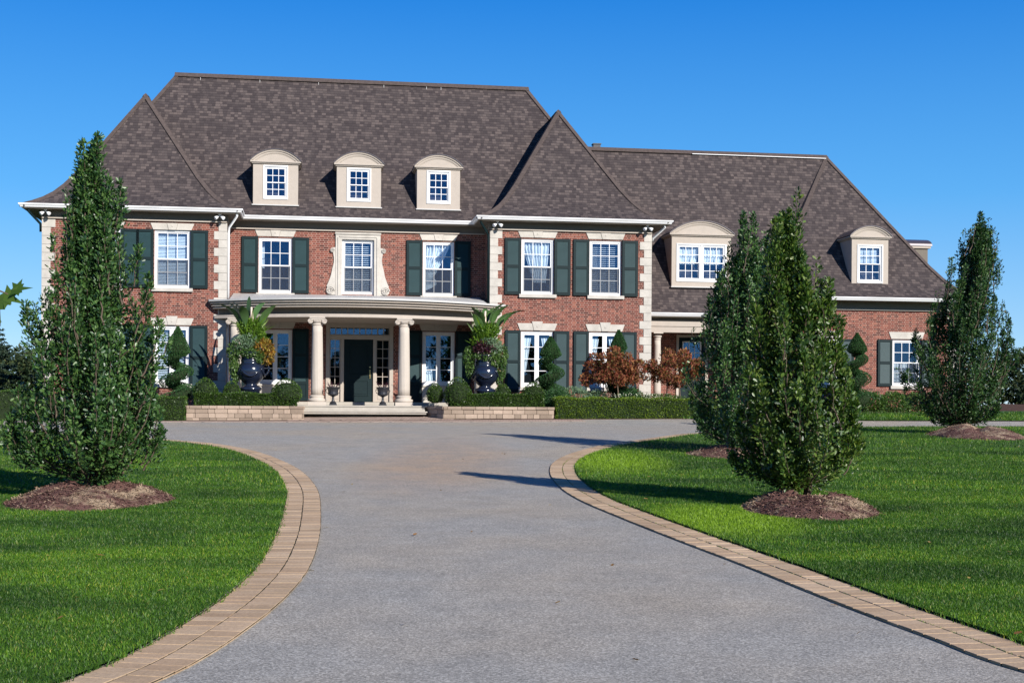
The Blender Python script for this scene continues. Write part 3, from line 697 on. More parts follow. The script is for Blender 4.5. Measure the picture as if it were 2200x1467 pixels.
# columns
def column(u,v,zb,zt,r=.215,ionic=True):
    mb=MB(); 
    def flute(g,z): return 1-.055*(.5+.5*math.cos(24*g))
    prof=[(r*(1-.16*(t**1.6)),zb+.36+(zt-.30-zb-.36)*t) for t in [k/10 for k in range(11)]]
    if ionic: mb.lathe(prof,(u,v,0),96,flute)
    else: mb.lathe(prof,(u,v,0),32)
    col=H(mb,'column','taupe_l',smooth=True)
    mb=MB(); mb.box(u-r*1.5,u+r*1.5,v-r*1.5,v+r*1.5,zb,zb+.12)
    b=MB(); pr_=[(r*1.42,zb+.121)]
    for k in range(7): g=math.pi*k/6; pr_.append((r*1.36+.035*math.sin(g),zb+.125+.05*(1-math.cos(g))))
    pr_+=[(r*1.22,zb+.235),(r*1.18,zb+.26),(r*1.2,zb+.28)]
    for k in range(5): g=math.pi*k/4; pr_.append((r*1.18+.022*math.sin(g),zb+.28+.03*(1-math.cos(g))))
    pr_+=[(r*1.05,zb+.35),(r,zb+.36)]
    b.lathe(pr_,(u,v,0),40); H(mb,'plinth','taupe_l',col,bevel=.006); H(b,'base','taupe_l',col,smooth=True)
    rt=r*.84; z=zt-.30
    mb=MB(); mb.lathe([(rt,z),(rt*1.12,z+.03),(rt*1.05,z+.05),(rt*1.05,z+.08),(rt*1.35,z+.14),(rt*1.35,z+.17),(rt*.9,z+.18)],(u,v,0),32)
    mb.box(u-rt*1.5,u+rt*1.5,v-rt*1.4,v+rt*1.4,zt-.045,zt)
    if ionic:
        mb.box(u-rt*1.35,u+rt*1.35,v-rt*1.25,v+rt*1.25,zt-.11,zt-.046)
        for s in (-1,1):
            cx,cz=u+s*rt*1.33,zt-.155
            mb.tube([(cx,v-rt*1.3,cz),(cx,v-rt*.6,cz),(cx,v,cz),(cx,v+rt*.6,cz),(cx,v+rt*1.3,cz)],[.085,.065,.055,.065,.085],20)
            for f in (-1,1):
                sp=[(cx+s*.09*math.cos(q*.55)*(1-q/30),v+f*rt*1.32,cz+.09*math.sin(q*.55)*(1-q/30)) for q in range(26)]; mb.tube(sp,.014,6)
        for q in range(-2,3): mb.tube([(u+q*.05,v-rt*1.27,zt-.12),(u+q*.05,v-rt*1.22,zt-.17)],.018,6)
    H(mb,'capital','taupe_l',col,smooth=False)
M['taupe_l']=plain('pale_taupe_paint',(.43,.38,.325),.7,.05,5,.05,.3)
for u in (-10.22,-7.16): column(u,pv(u,.42),1.60,4.70)
column(-13.12,pv(-13.12,.45),1.60,4.70); column(-4.26,pv(-4.26,.45),1.60,4.70)

# link and garage wings ----------------------------------------------
GV=1.2; GW=(7.4,15.3); LVW=3.5
GH=[(12.54,13.74,2.52,4.36),(9.06,10.28,2.52,4.36)]
mb=MB(); wallface(mb,GW[0],GW[1],.8,5.85,GV,GH)
mb.quad((GW[0],9.4,.8),(GW[0],GV,.8),(GW[0],GV,5.85),(GW[0],9.4,5.85)); mb.quad((GW[1],GV,.8),(GW[1],9.4,.8),(GW[1],9.4,5.85),(GW[1],GV,5.85)); mb.quad((GW[1],9.4,.8),(WR[1],9.4,.8),(WR[1],9.4,5.85),(GW[1],9.4,5.85))
H(mb,'wall','brick')
LD=(4.38,5.50,1.72,4.45)
mb=MB(); wallface(mb,WR[1]+.001,GW[0],.8,5.3,LVW,[LD]); H(mb,'wall','brick')
for (a,b,c,d) in GH:
    f,y=double_hung(a,b,c,d,GV); curtain(lambda t,a=a,b=b,c=c,d=d:(a+.2,b-.2,c+.9-.75*t),y+.3,f,6,.02)
    m_=MB(); m_.prism([(a-.05,d+.03),(b+.05,d+.03),(b+.16,d+.31),(a-.16,d+.31)],GV-.03,GV+.05); H(m_,'lintel','stone')
    sill(a,b,c,GV); shutter(a-.63,a-.02,c-.02,d,GV); shutter(b+.02,b+.63,c-.02,d,GV)
quoin(GW[1],-1,GV,5.62,False,.5)
eave(GW[0],GW[1],GV,5.98,hb=.30)
mb=MB(); mb.box(GW[0]-.05,GW[0]-.002,GV-.05,LVW,5.52,5.82); mb.box(GW[1]+.002,GW[1]+.05,GV-.05,9.4,5.52,5.82); H(mb,'frieze','taupe_shade')
GE=(6.6,16.2); gve=.58; GZ=5.95
mb=MB(); mb.slab([(GE[0],gve+.02),(GE[1],gve+.02),(GE[1],10.0),(GE[0],10.0)],5.822,5.87); H(mb,'soffit','taupe_shade')
gutter([(GE[0],2.2),(GE[0],gve+.02),(GE[1],gve+.02),(GE[1],10.0)],5.98)
TG=[0,.15,.3,.45,.6,.75,.9,1.05,1.2,1.4,1.6,2.2,3.0,3.8,4.8]
def P2(t): return float(np.interp(t,[0,.3,.6,.9,1.2,1.6,4.8],[0,.15,.33,.58,.92,1.46,6.45]))
RG=11.35; kL=(RG-GE[0])/4.8; kR=(GE[1]-RG)/4.8; SG=lens(TG,P2); gz=lambda t:GZ+P2(t)
mb=MB()
roof_rows(mb,[((GE[0]+t*kL,gve+t,gz(t)),(GE[1]-t*kR,gve+t,gz(t))) for t in TG],SG)
gvb=gve+9.6
roof_rows(mb,[((GE[1]-t*kR,gve+t,gz(t)),(GE[1]-t*kR,gvb-t,gz(t))) for t in TG],SG,1)
# link roof: lower eave, same ridge
LZ=5.23; lve=.98; RVg=gve+4.8; RZg=gz(4.8); lrun=RVg-lve; lrise=RZg-LZ
TL=[0,.2,.4,.7,1.0,1.5,2.2,3.0,3.8,lrun]
def P3(t): return float(np.interp(t,[0,.4,.8,1.1,lrun],[0,.36,.90,1.38,lrise]))
SLk=lens(TL,P3)
def link_v(z): return roof_v(z,P3,LZ,lve)
# right edge of the link slope follows the garage roof's left face
def gl_u(z):      # garage left face: u at height z
    lo,hi=0,4.8
    for _ in range(40):
        m=(lo+hi)/2
        if gz(m)<z: lo=m
        else: hi=m
    return GE[0]+lo*kL
rows=[]
for t in TL:
    z=LZ+P3(t); ue=GE[0]+1.2 if z<GZ else gl_u(z)+.02
    rows.append(((WR[1]+.005 if z<13.0 else 1.0,lve+t,z),(ue,lve+t,z)))
roof_rows(mb,rows,SLk)
# upper part continues behind the right wing
rows=[((-.4,lve+t,LZ+P3(t)),(WR[1]+.005,lve+t,LZ+P3(t))) for t in TL if t>=2.0]; roof_rows(mb,rows,[s for s,t in zip(SLk,TL) if t>=2.0])
# garage left face back to the link slope
roof_rows(mb,[((GE[0]+t*kL,max(link_v(gz(t)),gve+t)+.25,gz(t)),(GE[0]+t*kL,gve+t,gz(t))) for t in TG],SG,1)
# back slope
roof_rows(mb,[((GE[1]-t*kR,gvb-t,gz(t)),(WR[1],gvb-t,gz(t))) for t in TG],SG)
roof2=H(mb,'roof','shingle')
cap([(GE[1]-t*kR,gve+t,gz(t)) for t in TG],par=roof2); cap([(GE[0]+t*kL,gve+t,gz(t)) for t in TG],par=roof2)
cap([(.6,RVg,RZg),(6,RVg,RZg),(RG+.05,RVg,RZg)],.15,par=roof2)
mb=MB(); mb.box(5.4,RG-.05,RVg-.17,RVg-.15,RZg-.14,RZg-.115); H(mb,'ridge_flashing','white',roof2)
mb=MB(); mb.box(1.25,1.55,RVg+.3,RVg+.6,RZg-.3,RZg+.22); mb.box(1.22,1.58,RVg+.27,RVg+.63,RZg+.22,RZg+.26); H(mb,'roof_vent','iron',roof2)
# link eave and small porch
gutter([(WR[1]+.01,lve+.04),(GW[0]-.02,lve+.04)],5.27)
mb=MB(); mb.box(WR[1]+.01,GW[0]-.01,lve+.02,LVW-.002,5.10,5.14); H(mb,'soffit','taupe_shade')
mb=MB(); mb.box(WR[1]+.01,GW[0]-.01,1.35,1.55,4.95,5.099); H(mb,'frieze','taupe_shade')
mb=MB(); mb.box(WR[1]+.01,GW[0]-.01,1.22,1.58,4.755,4.949); mb.box(WR[1]+.01,GW[0]-.01,1.25,1.56,4.52,4.735); mb.box(WR[1]+.01,GW[0]-.01,1.26,1.55,4.735,4.755); H(mb,'architrave','taupe')
mb=MB(); mb.box(WR[1]+.01,GW[0]-.01,.9,LVW-.003,1.0,1.70); H(mb,'porch_floor','stone')
column(2.95,1.42,1.70,4.52,.15,False); column(6.9,1.42,1.70,4.52,.15,False)
a,b,c,d=LD; v=LVW
mb=MB(); mb.box(a-.10,a,v-.05,v+.12,c,d+.10); mb.box(b,b+.10,v-.05,v+.12,c,d+.10); mb.box(a,b,v-.05,v+.12,d,d+.10); sf=H(mb,'door_frame','taupe_l')
mb=MB(); frame_ring(mb,a,b,c,d,.16,v+.02,v+.08,.25); mb.box(a+.16,b-.16,v+.02,v+.08,2.75,2.95); mb.box(a+.16,b-.16,v+.04,v+.07,c+.25,2.75)
sdr=H(mb,'side_door','teal',sf)
mb=MB(); g=MB(); frame_ring(mb,a+.16,b-.16,2.95,d-.16,.05,v+.0,v+.06)
for k in (1,2): x=a+.21+(b-a-.42)*k/3; mb.box(x-.012,x+.012,v+.01,v+.05,3.0,d-.21)
for k in (1,2): z=3.0+(d-.21-3.0)*k/3; mb.box(a+.21,b-.21,v+.0105,v+.0495,z-.012,z+.012)
g.box(a+.2,b-.2,v+.035,v+.04,2.98,d-.19); H(mb,'door_light_frame','white',sf); H(g,'pane','glass',sf); interior(a,b,c,d,v+.121,sf)
# dormers of the link and garage
dormer(4.83,2.42,6.36,8.36,.50,(3.86,5.80,6.62,8.02),1.85,P3,LZ,lve,True,'lace')
dormer(11.73,1.54,6.50,8.40,.40,(11.24,12.22,6.68,8.12),1.55,P2,GZ,gve,False,'blind')
# side dormer on the right-hand slope
mb=MB(); mb.box(14.0,15.45,4.2,5.6,7.0,8.40); sd_=H(mb,'dormer','taupe_shade')
mb=MB(); mb.box(13.9,15.55,4.12,5.68,8.40,8.50); H(mb,'cornice','taupe',sd_)
mb=MB(); n=12
for k in range(n):
    g0,g1=math.pi*k/n,math.pi*(k+1)/n; f=lambda g:(4.9-.82*math.cos(g),8.50+.34*math.sin(g))
    (y0,z0_),(y1,z1_)=f(g0),f(g1); mb.quad((12.8,y0,z0_),(15.6,y0,z0_),(15.6,y1,z1_),(12.8,y1,z1_)); mb.poly([(15.6,y0,z0_),(15.6,4.9,8.50),(15.6,y1,z1_)][::-1])
H(mb,'dormer_roof','metal_roof',sd_)

# ---------------------------------------------------------------- ground, drive, lawns
def mat_asphalt():
    m,t,b=newmat('asphalt_drive'); co=coord(t)
    a=noise(t,co,42,3,.8); a2=noise(t,co,110,2,.7); big=noise(t,co,.28,4); mid=noise(t,co,2.2,4)
    vo=t.nodes.new('ShaderNodeTexVoronoi'); vo.inputs['Scale'].default_value=95; t.links.new(co,vo.inputs['Vector']); sv=t.nodes.new('ShaderNodeSeparateColor'); t.links.new(vo.outputs['Color'],sv.inputs[0])
    s=math_(t,'ADD',math_(t,'MULTIPLY',a,.5),math_(t,'MULTIPLY',sv.outputs[0],.5))
    c=ramp(t,s,[(.22,(.150,.141,.124)),(.42,(.240,.228,.203)),(.58,(.30,.284,.255)),(.80,(.47,.448,.40))])
    c=mix(t,ramp(t,big,[(.42,(0,0,0)),(.66,(.55,.55,.55))]),c,mix(t,1.0,c,(1.22,1.05,.84),'MULTIPLY'))
    c=mix(t,1.0,c,ramp(t,mid,[(.3,(.88,.88,.88)),(.7,(1.1,1.1,1.1))]),'MULTIPLY')
    # rusty wear where cars brake in front of the lawn tip
    sp=t.nodes.new('ShaderNodeSeparateXYZ'); t.links.new(co,sp.inputs[0])
    d=math_(t,'ADD',math_(t,'POWER',math_(t,'DIVIDE',math_(t,'ADD',sp.outputs[0],1.4),1.7),2.0),math_(t,'POWER',math_(t,'DIVIDE',math_(t,'SUBTRACT',sp.outputs[1],26.0),8.0),2.0))
    st=math_(t,'MULTIPLY',math_(t,'MAXIMUM',math_(t,'SUBTRACT',1.0,d),0.0),mid)
    c=mix(t,math_(t,'MULTIPLY',st,1.1),c,mix(t,1.0,c,(1.15,.85,.62),'MULTIPLY'))
    t.links.new(c,b.inputs['Base Color']); b.inputs['Roughness'].default_value=.85; setspec(b,.3); bump(t,b,s,.9,.006); return m
def mat_lawn():
    m,t,b=newmat('lawn_green'); co=coord(t); n=noise(t,co,26,3); big=noise(t,co,.5,3,.6,.4)
    c=ramp(t,n,[(.3,(.018,.045,.005)),(.7,(.065,.135,.012))]); c=mix(t,1.0,c,ramp(t,big,[(.35,(.75,.8,.8)),(.65,(1.25,1.2,1.0))]),'MULTIPLY')
    t.links.new(c,b.inputs['Base Color']); b.inputs['Roughness'].default_value=.8; setspec(b,.2); bump(t,b,n,.8,.03); return m
def mat_paver(name,c0,c1,grid=None):
    m,t,b=newmat(name); co=coord(t)
    g=t.nodes.new('ShaderNodeNewGeometry'); c=ramp(t,g.outputs['Random Per Island'],[(0,c0),(.5,tuple((x+y)/2 for x,y in zip(c0,c1))),(1,c1)])
    n=noise(t,co,40,3); c=mix(t,.5,c,ramp(t,n,[(.3,(.35,.35,.35)),(.7,(.65,.65,.65))]),'OVERLAY')
    n2=noise(t,co,1.1,3); c=mix(t,1.0,c,ramp(t,n2,[(.35,(.86,.84,.80)),(.65,(1.1,1.08,1.05))]),'MULTIPLY')
    if grid:
        br=t.nodes.new('ShaderNodeTexBrick'); br.inputs['Scale'].default_value=1; br.inputs['Brick Width'].default_value=.2; br.inputs['Row Height'].default_value=.1; br.inputs['Mortar Size'].default_value=.006
        br.inputs['Color1'].default_value=(*c0,1); br.inputs['Color2'].default_value=(*c1,1); br.inputs['Mortar'].default_value=(.06,.05,.04,1); t.links.new(co,br.inputs['Vector'])
        c=mix(t,.5,br.outputs['Color'],ramp(t,n,[(.3,(.35,.35,.35)),(.7,(.65,.65,.65))]),'OVERLAY')
    t.links.new(c,b.inputs['Base Color']); b.inputs['Roughness'].default_value=.85; setspec(b,.25); bump(t,b,n,.4,.006); return m
M['asphalt']=mat_asphalt(); M['lawn']=mat_lawn()
M['border']=mat_paver('border_paver',(.35,.245,.155),(.45,.335,.225)); M['apron']=mat_paver('apron_paver',(.30,.215,.17),(.42,.32,.26),True)
M['block']=mat_paver('retaining_block',(.20,.155,.12),(.37,.29,.23))
def catmull(P,n=10):
    P=[Vector(p) for p in P]; out=[]
    for i in range(len(P)-1):
        p0=P[max(i-1,0)];p1=P[i];p2=P[i+1];p3=P[min(i+2,len(P)-1)]
        for k in range(n):
            t=k/n; out.append(.5*((2*p1)+(p2-p0)*t+(2*p0-5*p1+4*p2-p3)*t*t+(3*p1-p0-3*p2+p3)*t**3))
    out.append(P[-1]); return out
L_out=[(-6,1.5),(-3.6,4.2),(-2.5,5.9),(-1.93,7.37),(-1.73,9.1),(-1.72,11.05),(-1.89,13.14),(-2.28,16.18),(-2.9,20.11),(-3.78,23.87),(-4.83,26.96),(-6.04,29.23),(-7.6,31.0),(-9.97,32.75),(-13.1,34.7),(-20,37.3),(-35,40.2),(-80,42.5)]
R_out=[(7.6,1.5),(5.2,4.0),(3.75,6.0),(2.95,7.81),(2.73,8.78),(2.45,10.12),(2.1,12.1),(1.71,14.09),(1.26,16.51),(.93,18.5),(.72,20.76),(.66,23.4),(.82,26.0),(1.32,28.3),(2.2,30.7),(3.3,33.0),(4.9,36.2),(7.3,39.8),(11.2,43.0),(16.8,44.3),(40,46),(90,46.4)]
LO=catmull(L_out); RO=catmull(R_out)
def offset(P,d):
    out=[]
    for k in range(len(P)):
        t=(P[min(k+1,len(P)-1)]-P[max(k-1,0)]).normalized(); out.append(P[k]+Vector((-t.y,t.x))*d)
    return out
LI=offset(LO,.46); RI=offset(RO,-.46)
def fx(P):
    ys=np.array([p.y for p in P]); xs=np.array([p.x for p in P]); o=np.argsort(ys); return lambda y:np.interp(y,ys[o],xs[o])
lx=fx(LI); rx=fx(RI)
YR=list(np.arange(-30,0,5))+list(np.arange(0,46.75,.25))
def sheet(name,mat,rows,off,kind='structure',parent=None):   # rows: (y,x0,x1)
    mb=MB()
    for (y0,a0,b0),(y1,a1,b1) in zip(rows[:-1],rows[1:]):
        mb.quad((a0,y0,zg(y0)+off),(b0,y0,zg(y0)+off),(b1,y1,zg(y1)+off),(a1,y1,zg(y1)+off))
    o=mb.build(name,M[mat] if isinstance(mat,str) else mat); tag(o,kind=kind); return o
sheet('ground','lawn',[(y,-3000,3000) for y in list(np.arange(-300,-30,90))+[-30]+YR+[47.5,50,53,60,100,300,3000,5500]],-.03)
sheet('driveway','asphalt',[(y,-90,90) for y in YR+[47.0,47.5,48]],0.0)
sheet('lawn','lawn',[(y,-90,float(lx(y))) for y in YR if y<=42.4 and y>=1.5],.035)
sheet('lawn','lawn',[(y,float(rx(y)),90) for y in YR if y<=46.3 and y>=1.5],.035)
# back edge of the drive
ex=[-90,-16.5,-11.4,-6,0,6.9,12.9,17.9,40,90]; ey=[43.0,43.9,44.55,45.45,46.3,46.95,46.8,47.1,47.9,48.2]
def yedge(x): return float(np.interp(x,ex,ey))
def backsheet(name,mat,x0,x1,off,y1,nx=60,kind='structure',ylo=None):
    mb=MB(); xs=np.linspace(x0,x1,nx+1); n=24
    for a,b in zip(xs[:-1],xs[1:]):
        for k in range(n):
            f=lambda x,k:( (ylo(x) if ylo else yedge(x))+(y1-(ylo(x) if ylo else yedge(x)))*k/n)
            q=[(a,f(a,k)),(b,f(b,k)),(b,f(b,k+1)),(a,f(a,k+1))]
            mb.quad(*[(x,y,zg(y)+off) for x,y in q])
    o=mb.build(name,M[mat]); tag(o,kind=kind); return o
backsheet('lawn','lawn',-90,-17.5,.035,75,80); backsheet('lawn','lawn',6.9,90,.035,75,100)
def hsheet(name,mat,u0,u1,v0f,v1f,off,nu=30,nv=8,kind='structure'):
    mb=MB(); us=np.linspace(u0,u1,nu+1)
    for a,b in zip(us[:-1],us[1:]):
        A=W(a,v0f(a)); B=W(b,v0f(b)); mb.quad((*A,zg(A[1])-.05),(*B,zg(B[1])-.05),(*B,zg(B[1])+off),(*A,zg(A[1])+off))
        for k in range(nv):
            g=lambda u,k:v0f(u)+(v1f(u)-v0f(u))*k/nv
            q=[(a,g(a,k)),(b,g(b,k)),(b,g(b,k+1)),(a,g(a,k+1))]
            mb.quad(*[(*W(u,v),zg(W(u,v)[1])+off) for u,v in q])
    o=mb.build(name,M[mat]); tag(o,kind=kind); return o
hsheet('garden_bed','soil',-21.5,3.6,lambda u:-4.12,lambda u:2.5,.016); hsheet('garden_bed','soil',3.6,8.2,lambda u:-4.12+(u-3.6)*.5,lambda u:2.5,.050)
hsheet('garden_bed','soil',8.2,15.6,lambda u:-.6,lambda u:1.5,.050)
hsheet('pavement','apron',-16.2,-1.2,lambda u:-5.0,lambda u:-4.05,.008,40,4)
hsheet('pavement','apron',-11.2,-5.6,lambda u:-4.05,lambda u:-2.2,.024,12,6)
# paver border strips
def border(P,side,ymax,name):
    mb=MB(); rg=random.Random(5)
    for lane in (0,1):
        D0,D1=lane*.23+.006,lane*.23+.224
        # walk along the polyline
        L=[0]
        for a,b in zip(P[:-1],P[1:]): L.append(L[-1]+(b-a).length)
        def at(s):
            i=min(max(int(np.searchsorted(L,s))-1,0),len(P)-2); f=(s-L[i])/max(L[i+1]-L[i],1e-6); t=(P[i+1]-P[i]).normalized()
            t0=(P[i]-P[max(i-1,0)]); t0=t0.normalized() if t0.length>0 else t; t2=(P[min(i+2,len(P)-1)]-P[i+1]); t2=t2.normalized() if t2.length>0 else t
            tt=((t0+t)*(1-f)+(t+t2)*f).normalized(); return P[i].lerp(P[i+1],f),Vector((-tt.y,tt.x))*side
        s=rg.random()*.1+.3
        while s<L[-1]-.5:
            ln=rg.choice([.12,.15,.15,.19]); p,n=at(s+.005); q,n2=at(s+ln-.005)
            if p.y>ymax or abs(p.x)>30: break
            if p.y>2:
                j=lambda:rg.uniform(-.0035,.0035); dz=rg.uniform(-.002,.002)
                c=[p+n*(D0+j()),p+n*(D1+j()),q+n2*(D1+j()),q+n2*(D0+j())]
                if side>0: c=c[::-1]
                cen=(c[0]+c[1]+c[2]+c[3])/4
                top=[(v.x+(cen.x-v.x)*.015,v.y+(cen.y-v.y)*.015,zg(v.y)+.018+dz) for v in c]; bot=[(v.x,v.y,zg(v.y)+.0155+dz) for v in c]; lo=[(v.x,v.y,zg(v.y)-.03) for v in c]
                i0=len(mb.v); mb.v+=top+bot+lo
                mb.f.append((i0,i0+1,i0+2,i0+3)); mb.uv.append(None)
                for q4 in range(4):
                    r=(q4+1)%4; mb.f.append((i0+4+q4,i0+4+r,i0+r,i0+q4)); mb.f.append((i0+8+q4,i0+8+r,i0+4+r,i0+4+q4)); mb.uv+=[None,None]
            s+=ln
    o=mb.build(name,M['border']); tag(o,kind='structure'); return o
def jointbed(P,side):
    Q=offset(P,side*-.001); Q2=offset(P,side*.47); mb=MB()
    for a,b,c,d in zip(Q[:-1],Q[1:],Q2[1:],Q2[:-1]):
        if a.y<1.8 or abs(a.x)>30: continue
        q=[(v.x,v.y,zg(v.y)+.0135) for v in (a,b,c,d)]; mb.poly(q if side<0 else q[::-1])
    tag(mb.build('joint_sand',M['joint']),kind='structure')
M['joint']=plain('dark_joint_sand',(.05,.045,.03),.95,.4,20,.3,.1)
jointbed(LO,1); jointbed(RO,-1)
border(LO,1,42,'paver_border'); border(RO,-1,46,'paver_border')
# blades of the mown lawn
M['blade']=leafmat('grass_blade',[(.020,.060,.008),(.034,.098,.012),(.052,.135,.016),(.075,.165,.022),(.11,.19,.04)],.55,.30,.3,.55)
SHAPES['grs']=(np.array([(-.11,0,0),(.11,0,0),(.07,.55,.05),(0,1,.18)],float),[(0,1,2,3)])
MOUNDS=[(-5.49,17.6,1.06,1.35),(3.75,17.0,.85,1.2),(4.55,27.7,1.0,1.15),(11.92,34.8,1.15,2.0)]
def grass():
    rg=np.random.default_rng(11); PP=[];SZ=[]
    def add(n,x0,x1,y0,y1,sz):
        x=rg.uniform(x0,x1,n); y=rg.uniform(y0,y1,n)
        ok=((x<lx(y)-.0)&(y<42))|((x>rx(y)+.0)&(y<46))
        ok&=np.abs(x)<(.43*y+.8)
        for (mx,my,a,b) in MOUNDS: ok&=((x-mx)/(a*.97))**2+((y-my)/(b*.97))**2>1
        x,y=x[ok],y[ok]; PP.append(np.stack([x,y,np.interp(y,ZY,ZZ)+.03],1)); SZ.append(rg.uniform(.7,1.25,len(x))*sz)
    add(640000,-6,6.5,6.5,13,.028); add(460000,-9,9,13,20,.034); add(260000,-12,12,20,29,.046); add(150000,-18,19,29,46,.06)
    # far strip beyond the drive
    n=26000; x=rg.uniform(6,22,n); y=rg.uniform(46.8,56,n); ok=y>np.interp(x,ex,ey)
    # keep out of the bed by the garage wall
    c_,s_=math.cos(TH),math.sin(TH); vv=-(x-OX)*s_+(y-OY)*c_; ok&=vv<-.6
    x,y=x[ok],y[ok]; PP.append(np.stack([x,y,np.interp(y,ZY,ZZ)+.03],1)); SZ.append(rg.uniform(.7,1.25,len(x))*.10)
    # weeds rooted in the joint of the right-hand border, ragged blades leaning over both edges
    for (Pl,off,cnt) in ((RO,-.23,2600),(RI,0.0,3000),(LI,0.0,3000)):
        k=rg.integers(0,len(Pl)-1,cnt); f=rg.random(cnt); A=np.array([(p.x,p.y) for p in Pl]); q=A[k]*(1-f[:,None])+A[k+1]*f[:,None]; t=A[k+1]-A[k]; t/=np.linalg.norm(t,axis=1,keepdims=True)
        q=q+np.stack([-t[:,1],t[:,0]],1)*(off+rg.normal(0,.004 if off else .02,cnt))[:,None]; ok=(q[:,1]>6.5)&(q[:,1]<34)&(np.sin(q[:,1]*3)+rg.normal(0,.6,cnt)>-.4 if off else True)
        q=q[ok]; PP.append(np.stack([q[:,0],q[:,1],np.interp(q[:,1],ZY,ZZ)+.012],1)); SZ.append(rg.uniform(.5,1.1,len(q))*(.022 if off else .045))
    P=np.concatenate(PP); S=np.concatenate(SZ); n=len(P)
    D=np.stack([rg.normal(0,.45,n),rg.normal(0,.45,n),np.ones(n)],1)
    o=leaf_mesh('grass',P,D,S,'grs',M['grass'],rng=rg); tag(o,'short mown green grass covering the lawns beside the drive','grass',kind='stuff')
def mat_grass():
    m,t,b=newmat('grass_blades')
    g=t.nodes.new('ShaderNodeNewGeometry'); co=coord(t)
    c=ramp(t,g.outputs['Random Per Island'],[(0,(.021,.062,.006)),(.35,(.036,.103,.009)),(.7,(.062,.152,.012)),(.93,(.11,.20,.020)),(1,(.26,.26,.07))])
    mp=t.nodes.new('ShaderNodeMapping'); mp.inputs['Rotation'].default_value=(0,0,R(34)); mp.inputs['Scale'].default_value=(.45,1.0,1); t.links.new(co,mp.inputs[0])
    st=noise(t,mp.outputs[0],.75,3,.6,.5); c=mix(t,1.0,c,ramp(t,st,[(.34,(.42,.50,.58)),(.50,(1.0,1.0,.95)),(.64,(1.7,1.48,1.0))]),'MULTIPLY')  # mowing bands, with long tree shadows put into the dark bluish ones
    # paler, yellower grass along the kerb side
    def patch(x,y,a,b_):
        sp=t.nodes.new('ShaderNodeSeparateXYZ'); t.links.new(co,sp.inputs[0])
        d=math_(t,'ADD',math_(t,'POWER',math_(t,'DIVIDE',math_(t,'SUBTRACT',sp.outputs[0],x),a),2.0),math_(t,'POWER',math_(t,'DIVIDE',math_(t,'SUBTRACT',sp.outputs[1],y),b_),2.0))
        return math_(t,'MAXIMUM',math_(t,'SUBTRACT',1.0,d),0.0)
    pp=math_(t,'ADD',patch(2.5,15.8,1.1,2.0),patch(1.9,25.8,1.3,3.4)); pp=math_(t,'MULTIPLY',math_(t,'MINIMUM',pp,1.0),math_(t,'ADD',.55,noise(t,co,2.2,3)))
    c=mix(t,math_(t,'MINIMUM',pp,.9),c,(.20,.33,.015))
    t.links.new(c,b.inputs['Base Color']); b.inputs['Roughness'].default_value=.5; setspec(b,.35)
    tr=t.nodes.new('ShaderNodeBsdfTranslucent'); t.links.new(mix(t,1.0,c,(1.2,1.5,.5),'MULTIPLY'),tr.inputs[0])
    mx=t.nodes.new('ShaderNodeMixShader'); mx.inputs[0].default_value=.3; out=t.nodes['Material Output']; t.links.new(b.outputs[0],mx.inputs[1]); t.links.new(tr.outputs[0],mx.inputs[2]); t.links.new(mx.outputs[0],out.inputs[0])
    return m
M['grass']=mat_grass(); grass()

# a few fallen leaves
def fallen():
    rg=np.random.default_rng(77); n=150; y=rg.uniform(8,34,n); x=rg.uniform(-.36,.38,n)*y
    ins=(x<lx(y))|(x>rx(y)); keep=ins|(rg.random(n)<.35); x,y,ins=x[keep],y[keep],ins[keep]; n=len(x)
    P=np.stack([x,y,np.interp(y,ZY,ZZ)+np.where(ins,.065,.012)],1)
    o=leaf_mesh('fallen_leaves',P,np.stack([rg.normal(size=n),rg.normal(size=n),rg.normal(size=n)*.15],1),rg.uniform(.04,.075,n),'oak',M['fallen'],N=np.tile([0,0,1.],(n,1)),jit=.25,rng=rg); tag(o,'scattered small tan and yellow fallen leaves on lawn and drive','leaves',kind='stuff')
M['fallen']=leafmat('fallen_leaf',[(.16,.07,.03),(.28,.15,.05),(.36,.27,.08),(.22,.12,.07)],.7,.2,.2,3)
fallen()
# mulch mounds
def mat_mulch():
    m,t,b=newmat('bark_mulch'); co=coord(t); g=t.nodes.new('ShaderNodeNewGeometry')
    n=noise(t,co,28,4,.7); n2=noise(t,co,2.6,3)
    c=ramp(t,g.outputs['Random Per Island'],[(0,(.055,.026,.022)),(.5,(.12,.060,.050)),(.85,(.20,.115,.09)),(1,(.42,.32,.22))])
    c=mix(t,.6,c,ramp(t,n,[(.3,(.25,.25,.25)),(.7,(.75,.75,.75))]),'OVERLAY')
    c=mix(t,ramp(t,n2,[(.50,(0,0,0)),(.64,(.85,.85,.85))]),c,(.40,.30,.20))
    t.links.new(c,b.inputs['Base Color']); b.inputs['Roughness'].default_value=.9; setspec(b,.15); bump(t,b,n,1,.03); return m
M['mulch']=mat_mulch()
SHAPES['chip']=(np.array([(-.12,0,0),(.12,0,.02),(.10,1,0),(-.12,.9,.03)],float),[(0,1,2,3)])
MH=[.21,.20,.15,.24]
ML=['wide mulch mound with pale dry front edge round the left tree','mulch mound with pale chips at the foot of the front right tree','small dark mulch mound half hidden behind the front right tree','dark brown mulch mound round the farthest tree by the right edge']
def mound_z(i,x,y):
    mx,my,a,b=MOUNDS[i]; r=math.hypot((x-mx)/a,(y-my)/b)
    if r>1: return zg(y)
    th=math.atan2(y-my,x-mx)
    return zg(y)+.02+MH[i]*(1-r**2.6)*(1+.22*math.sin(3*th+i)+.12*math.sin(5*th+2*i))*(.75 if r<.25 else 1)
